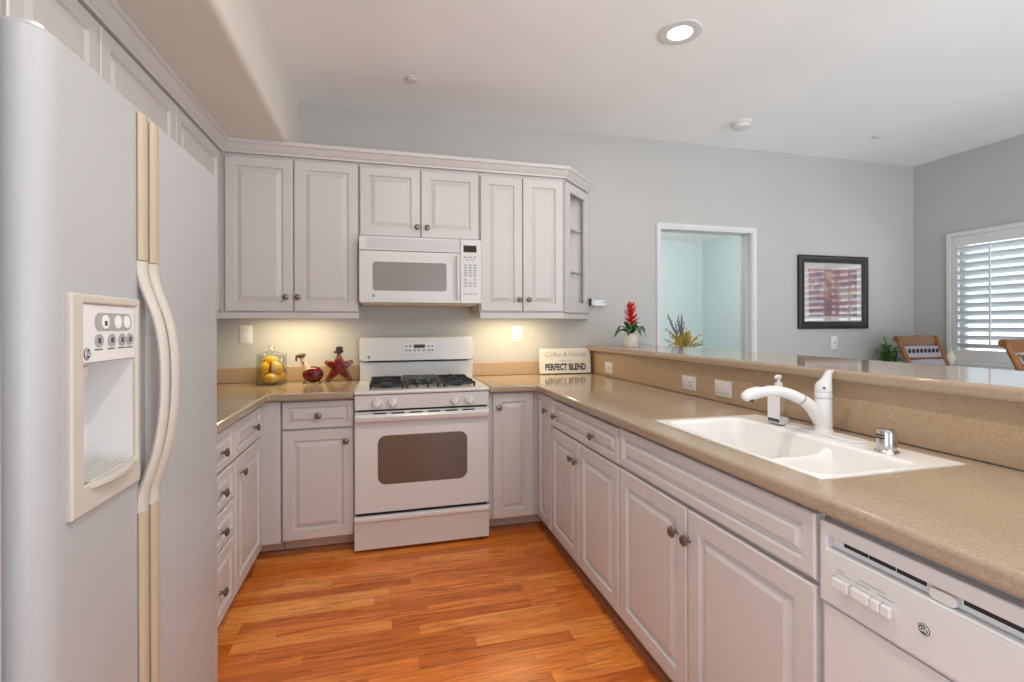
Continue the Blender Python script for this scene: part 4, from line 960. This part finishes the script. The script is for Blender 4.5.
# ------------------------------------------------------------------ bromeliad on the bar
bp = thing('bromeliad_plant', 'potted bromeliad with a red flower spike on the bar top', 'plant', (1.66, 3.06, 1.1245))
px_, py_, pz_ = 1.66, 3.06, 1.1245
MB().lathe([(0.050, 0), (0.052, 0.003), (0.054, 0.085), (0.054, 0.094), (0.050, 0.094), (0.049, 0.080), (0.004, 0.079)], (px_, py_, pz_), seg=28).build('pot', 'pot', bp)
MB().lathe([(0.0485, 0), (0.0485, 0.006), (0.004, 0.010)], (px_, py_, pz_+0.0795), seg=20).build('soil', 'soil', bp)
zb = pz_ + 0.088
for ang, ln, rise, droop, w in ((PI+0.2, 0.135, 0.05, 0.055, 0.015), (PI-0.5, 0.10, 0.04, 0.05, 0.014), (0.1, 0.115, 0.07, 0.045, 0.016), (-0.5, 0.10, 0.06, 0.07, 0.017), (-1.3, 0.09, 0.06, 0.06, 0.017), (-2.2, 0.11, 0.05, 0.05, 0.016), (1.2, 0.10, 0.07, 0.04, 0.015), (2.2, 0.10, 0.07, 0.04, 0.015), (-0.9, 0.06, 0.09, 0.01, 0.015), (-2.7, 0.07, 0.085, 0.0, 0.014), (0.6, 0.08, 0.08, 0.03, 0.014)):
    pts, ws = [], []
    for k in range(8):
        t = k/7; rr_ = 0.008 + ln*t; zz = zb + rise*math.sin(min(t*1.7, PI/2)) - droop*max(0, t-0.45)**1.6*3.2
        pts.append((px_+rr_*math.cos(ang), py_+rr_*math.sin(ang), zz)); ws.append(1.45*w*(0.55+0.9*t if t < 0.5 else 1.0*(1-((t-0.5)/0.5)**2)+0.02))
    MB().leaf(pts, ws).build('leaf', 'leaf', bp)
fl = MB()
MB().tube([(px_, py_, zb), (px_+0.002, py_, zb+0.07)], 0.007, 8).build('stalk', 'leaf2', bp)
z = zb + 0.062; k = 0
while z < zb + 0.198:
    t = (z - zb - 0.062)/0.136; ang = k*2.4; rad = (0.046*(1-t)**0.40 + 0.020)*(0.75+0.25*((k*7) % 3)/2)
    pts = [(px_+0.002+rad*f*math.cos(ang), py_+rad*f*math.sin(ang), z+h) for f, h in ((0.05, 0), (0.45, 0.010), (0.8, 0.024), (1.0, 0.038))]
    fl.leaf(pts, [0.007, 0.013, 0.010, 0.001], fold=0.3); z += 0.0042; k += 1
fl.ell((px_+0.002, py_, zb+0.13), 0.012, 0.012, 0.075)
fl.build('flower_spike', 'red', bp)

# ------------------------------------------------------------------ ceiling fittings
for i, (x, y) in enumerate(CAN_POS):
    if i: continue
    t = thing('recessed_light', 'round recessed ceiling light glowing above the sink counter', 'ceiling light', (x, y, CZ-0.012))
    MB().rings([[(x+r_*math.cos(2*PI*k/36), y+r_*math.sin(2*PI*k/36), z) for k in range(36)] for r_, z in ((0.105, CZ-0.0005), (0.105, CZ-0.006), (0.088, CZ-0.010), (0.062, CZ-0.007), (0.060, CZ-0.0005))], False, False).build('trim_ring', 'trimw', t)
    MB().lathe([(0.058, 0), (0.056, -0.003), (0.004, -0.004)], (x, y, CZ-0.001), seg=30).build('lens', 'lamp', t)
for i, (x, y) in enumerate(CAN_POS):
    if not i: continue
    t = thing('recessed_light', 'round recessed ceiling light guessed outside the picture, number %s from the sink' % ['one', 'two', 'three', 'four', 'five'][i-1], 'ceiling light', (x, y, CZ-0.012), group='guessed recessed lights out of view')
    t['label'] = 'round recessed ceiling light guessed out of view to light the room'
    MB().rings([[(x+r_*math.cos(2*PI*k/36), y+r_*math.sin(2*PI*k/36), z) for k in range(36)] for r_, z in ((0.105, CZ-0.0005), (0.105, CZ-0.006), (0.088, CZ-0.010), (0.062, CZ-0.007), (0.060, CZ-0.0005))], False, False).build('trim_ring', 'trimw', t)
    MB().lathe([(0.058, 0), (0.056, -0.003), (0.004, -0.004)], (x, y, CZ-0.001), seg=30).build('lens', 'lamp', t)
sd = thing('smoke_detector', 'round white smoke detector on the ceiling above the doorway', 'smoke detector', (2.545, 3.02, CZ-0.04))
MB().lathe([(0.075, 0), (0.075, -0.012), (0.068, -0.016)], (2.545, 3.02, CZ-0.0005), seg=30).build('base', 'plastic', sd)
MB().lathe([(0.062, 0), (0.058, -0.020), (0.035, -0.027), (0.004, -0.028)], (2.545, 3.02, CZ-0.017), seg=30).build('cover', 'plastic', sd)
for (x, y, lab) in ((0.165, 2.97, 'small white sprinkler cap on the ceiling above the range wall'), (3.766, 2.96, 'small white sprinkler cap on the ceiling above the framed picture')):
    s_ = thing('sprinkler_cap', lab, 'sprinkler', (x, y, CZ-0.015))
    MB().lathe([(0.042, 0), (0.042, -0.003), (0.036, -0.006)], (x, y, CZ-0.0005), seg=24).build('flange', 'trimw', s_)
    MB().lathe([(0.030, 0), (0.029, -0.008), (0.004, -0.010)], (x, y, CZ-0.0067), seg=24).build('cover', 'trimw', s_)
for i, p in enumerate(UC):
    t = thing('undercabinet_light', ['slim warm light bar under the corner wall cabinet', 'slim warm light bar under the wall cabinet above the sign'][i], 'light', (p[0], p[1], p[2]-0.018))
    bx(p[0]-0.23, p[0]+0.23, p[1]-0.04, p[1]+0.04, p[2]-0.014, p[2]+0.0025).build('housing', 'plastic', t, bev=0.003)
    bx(p[0]-0.22, p[0]+0.22, p[1]-0.03, p[1]+0.03, p[2]-0.018, p[2]-0.0142).build('lens', 'lamp', t)

# ------------------------------------------------------------------ picture on the dining wall
pc = thing('framed_picture', 'square floral print in a dark wooden frame on the dining room wall', 'picture', (3.87, WY-0.001, 1.24))
fx0, fx1, fz0, fz1 = 3.484, 4.255, 1.238, 1.884
prof = [(0, 0.0), (0, 0.022), (0.012, 0.030), (0.028, 0.026), (0.036, 0.018), (0.052, 0.020), (0.064, 0.014), (0.064, 0.004)]
fr = MB().rings([[(fx0+i, WY-0.001-d, fz0+i), (fx1-i, WY-0.001-d, fz0+i), (fx1-i, WY-0.001-d, fz1-i), (fx0+i, WY-0.001-d, fz1-i)] for i, d in prof], False, False).build('frame', 'frame', pc)
bx(fx0+0.05, fx1-0.05, WY-0.006, WY-0.002, fz0+0.05, fz1-0.05).build('mat_board', 'mat', pc)
bx(fx0+0.118, fx1-0.118, WY-0.0075, WY-0.0062, fz0+0.112, fz1-0.118).build('print', 'print', pc)
bx(fx0+0.06, fx1-0.06, WY-0.0115, WY-0.0095, fz0+0.06, fz1-0.06).build('picture_glass', 'pictureglass', pc)

# ------------------------------------------------------------------ dining chairs
def chair(label, loc, rot, woven=False):
    c = thing('dining_chair', label, 'chair', loc, rot, 'dining chairs by the window')
    L = dict(local=True)
    # local: back at y=0 (leans to +y at the top), seat towards -y
    lean = lambda z: 0.0 if z < 0.46 else 0.21*((z-0.46)/0.71)**1.5
    for sx in (-1, 1):
        x = sx*0.215
        pts = [(x, 0.06, 0.0), (x, 0.02, 0.2), (x, 0.0, 0.46), (x, lean(0.7), 0.70), (x*1.02, lean(0.95), 0.95), (x*1.04, lean(1.08), 1.08), (x*1.05, lean(1.145), 1.145)]
        MB().tube(pts, [0.017, 0.018, 0.021, 0.020, 0.019, 0.018, 0.016], 10, 3).build('back_post', 'chairwood', c, **L)
        MB().tube([(sx*0.205, -0.43, 0.43), (sx*0.208, -0.43, 0.2), (sx*0.21, -0.44, 0.0)], [0.023, 0.019, 0.014], 10, 2).build('leg', 'chairwood', c, **L)
        MB().cyl((sx*0.208, lean(1.15)+0.008, 1.15), (sx*0.245, lean(1.15)+0.008, 1.15), 0.027, 0.024, 16).build('scroll_end', 'chairwood', c, **L)
    tr_ = MB(); rings = []
    for k in range(9):
        x = -0.215 + 0.43*k/8; z_ = 1.148 + 0.008*math.cos((k/8-0.5)*PI); y_ = lean(1.15)+0.008
        rings.append([(x, y_-0.022, z_-0.066), (x, y_-0.020, z_-0.03), (x, y_-0.016, z_+0.018), (x, y_+0.012, z_+0.022), (x, y_+0.024, z_), (x, y_+0.008, z_-0.03), (x, y_-0.012, z_-0.066)])
    tr_.rings(rings).build('top_rail', 'chairwood', c, **L)
    zz = 1.038
    lt = MB()
    if woven:
        pb_ = MB(); pb_.rings([[(-0.198, lean(z_)-0.004, z_), (0.198, lean(z_)-0.004, z_), (0.198, lean(z_)+0.004, z_), (-0.198, lean(z_)+0.004, z_)] for z_ in (0.985, 1.03, 1.088)])
        bp_ = pb_.build('lattice_band', 'cane', c, **L)
        for k in range(8):
            x = -0.165 + 0.047*k
            lt.ell((x, lean(zz)-0.0045, zz+0.005), 0.0165, 0.0025, 0.026, seg=12, rows=8)
        lt.build('lattice_opening', 'gap', bp_, **L)
    else:
        for k in range(7):
            x = -0.168 + 0.056*k; rg_ = []
            for a in range(14):
                q = 2*PI*a/14; cx, cz = x+0.026*math.cos(q), zz+0.034*math.sin(q)
                rg_.append((cx, lean(cz)-0.004, cz))
            lt.tube(rg_ + [rg_[0]], 0.0062, 6)
        lt.build('lattice_band', 'chairwood', c, **L)
    for zr in (0.985, 0.60):
        MB().tube([(-0.215, lean(zr), zr), (0, lean(zr)+0.006, zr), (0.215, lean(zr), zr)], [0.013]*3, 8, 3).build('cross_rail', 'chairwood', c, **L)
    pn = MB(); pn.rings([[(-0.20, lean(z_)-0.003, z_), (0.20, lean(z_)-0.003, z_), (0.20, lean(z_)+0.003, z_), (-0.20, lean(z_)+0.003, z_)] for z_ in (0.60, 0.70, 0.80, 0.88, 0.982)])
    pn.build('woven_panel', 'cane', c, **L)
    MB().prism(rr2(0, -0.215, 0.235, 0.235, 0.05), XY, 0.42, 0.455).build('seat_frame', 'chairwood', c, bev=0.006, **L)
    MB().prism(rr2(0, -0.22, 0.222, 0.218, 0.06), XY, 0.4555, 0.50).build('seat_cushion', 'cane', c, bev=0.015, seg=3, **L)
    return c
chair('carved wooden dining chair with woven back standing by the leafy plant', (4.455, 2.96, 0), 0.03, True)
chair('carved wooden dining chair in front of the window shutters', (4.18, 2.06, 0), 0.0)

# floor plant in the dining corner
fp = thing('potted_plant', 'leafy green floor plant in the corner behind the dining chair', 'plant', (4.29, 3.28, 0))
cx, cy = 4.29, 3.28
MB().lathe([(0.10, 0), (0.105, 0.004), (0.135, 0.26), (0.14, 0.28), (0.128, 0.28), (0.122, 0.25), (0.004, 0.249)], (cx, cy, 0.001), seg=28).build('pot', 'pot', fp)
MB().lathe([(0.121, 0), (0.004, 0.006)], (cx, cy, 0.2505), seg=24).build('soil', 'soil', fp)
stm = MB(); lf = MB(); rnd = random.Random(3)
for s_ in range(14):
    a = rnd.uniform(0, 2*PI); top = rnd.uniform(0.95, 1.10); dx = rnd.uniform(0.02, 0.10)*math.cos(a); dy = rnd.uniform(0.02, 0.08)*math.sin(a)
    P = [(cx+dx*0.2*f+dx*f*f, min(cy+dy*0.2*f+dy*f*f, 3.40), 0.25+(top-0.25)*f) for f in (0, 0.3, 0.6, 0.85, 1.0)]
    stm.tube(P, [0.005, 0.005, 0.004, 0.003, 0.002], 6)
    for k in range(26):
        f = rnd.uniform(0.45, 1.0); z_ = 0.25+(top-0.25)*f; bx_ = cx+dx*f*f; by_ = cy+dy*f*f; q = rnd.uniform(0, 2*PI); ln = rnd.uniform(0.04, 0.075)
        pts = [(bx_+ln*g*math.cos(q), min(by_+ln*g*math.sin(q), 3.45), z_+0.02*math.sin(g*2.6)-0.012*g) for g in (0, 0.33, 0.66, 1.0)]
        lf.leaf(pts, [0.004, 0.016, 0.014, 0.001], fold=0.2)
P = [(cx-0.05, cy-0.03, 0.95), (cx-0.085, cy-0.035, 1.08), (cx-0.10, cy-0.04, 1.165)]
stm.tube(P, [0.003, 0.0025, 0.002], 6)
for k in range(12):
    f = k/11; z_ = 0.98+0.185*f; q = k*2.4; ln = 0.04*(1.1-0.6*f); bx_ = cx-0.055-0.045*f
    lf.leaf([(bx_+ln*g*math.cos(q), cy-0.035+ln*g*math.sin(q), z_+0.015*g) for g in (0, 0.4, 0.7, 1.0)], [0.003, 0.011, 0.009, 0.001], fold=0.2)
stm.build('stems', 'leaf', fp); lf.build('foliage', 'leaf2', fp)
vs = MB().lathe([(0.022, 0), (0.026, 0.004), (0.032, 0.03), (0.033, 0.055), (0.028, 0.08), (0.020, 0.096), (0.018, 0.108), (0.022, 0.118), (0.018, 0.118), (0.014, 0.105), (0.004, 0.10)], (4.782, 3.125, 0.9245), seg=24)
vs.build('small_vase', 'cream', label='small cream vase on the end of the window sill', cat='vase')

# side room: console with dried flowers
ctb = thing('console_table', 'dark console table in the room beyond the doorway', 'table', (3.1, 4.62, 0))
bx(2.75, 3.45, 4.45, 4.80, 0.80, 0.83).build('tabletop', 'darkwood', ctb, bev=0.004)
for lx in (2.78, 3.42):
    for ly in (4.48, 4.77): MB().cyl((lx, ly, 0), (lx, ly, 0.7995), 0.014, 0.02).build('leg', 'darkwood', ctb)
da = thing('dried_flower_arrangement', 'yellow and purple dried flowers in a vase seen through the doorway', 'flowers', (3.13, 4.62, 0.83))
vx, vy = 3.13, 4.62
MB().lathe([(0.05, 0), (0.055, 0.004), (0.075, 0.06), (0.07, 0.12), (0.05, 0.17), (0.055, 0.19), (0.045, 0.19), (0.04, 0.16), (0.004, 0.15)], (vx, vy, 0.8305), seg=26).build('vase', 'darkwood', da)
rnd = random.Random(11); ys, pu, st_ = MB(), MB(), MB()
for k in range(80):
    a = rnd.uniform(0, 2*PI); sp_ = rnd.uniform(0.02, 0.17); h = rnd.uniform(0.06, 0.24)*(1.0 - 0.6*max(0, sp_-0.1)); ox_ = 0.07 if k % 3 else -0.06
    tip = (vx+ox_+sp_*math.cos(a)*1.0, vy+sp_*math.sin(a)*0.7, 1.0+h)
    st_.tube([(vx+0.02*math.cos(a), vy+0.02*math.sin(a), 0.99), ((vx+tip[0])/2+0.01, (vy+tip[1])/2, 1.0+h*0.6), tip], 0.0022, 5)
    for q in range(9):
        f = rnd.uniform(0.45, 1.0); ys.ell((vx+(tip[0]-vx)*f+rnd.uniform(-0.016, 0.016), vy+(tip[1]-vy)*f+rnd.uniform(-0.016, 0.016), 1.0+h*f**0.8+rnd.uniform(-0.01, 0.012)), 0.0062, 0.0062, 0.008, seg=6, rows=4)
for k in range(16):
    a = rnd.uniform(0, 2*PI); sp_ = rnd.uniform(0.0, 0.05) if k < 9 else rnd.uniform(0.03, 0.12); h = rnd.uniform(0.28, 0.40)
    bx_ = vx-0.02-(0.0 if k < 9 else 0.10)
    tip = (bx_+sp_*math.cos(a), vy+sp_*math.sin(a)*0.7, 1.0+h)
    st_.tube([(vx-0.01, vy, 0.99), ((vx+tip[0])/2, (vy+tip[1])/2, 1.0+h*0.5), tip], 0.002, 5)
    for q in range(10):
        f = 0.62+0.38*q/9; pu.ell((vx-0.01+(tip[0]-vx+0.01)*f+rnd.uniform(-0.006, 0.006), vy+(tip[1]-vy)*f+rnd.uniform(-0.006, 0.006), 1.0+h*f), 0.0055, 0.0055, 0.010, seg=6, rows=4)
st_.build('stems', 'stem', da); ys.build('yellow_flowers', 'yellow', da)['kind'] = 'stuff'; pu.build('lavender_spikes', 'purple', da)['kind'] = 'stuff'
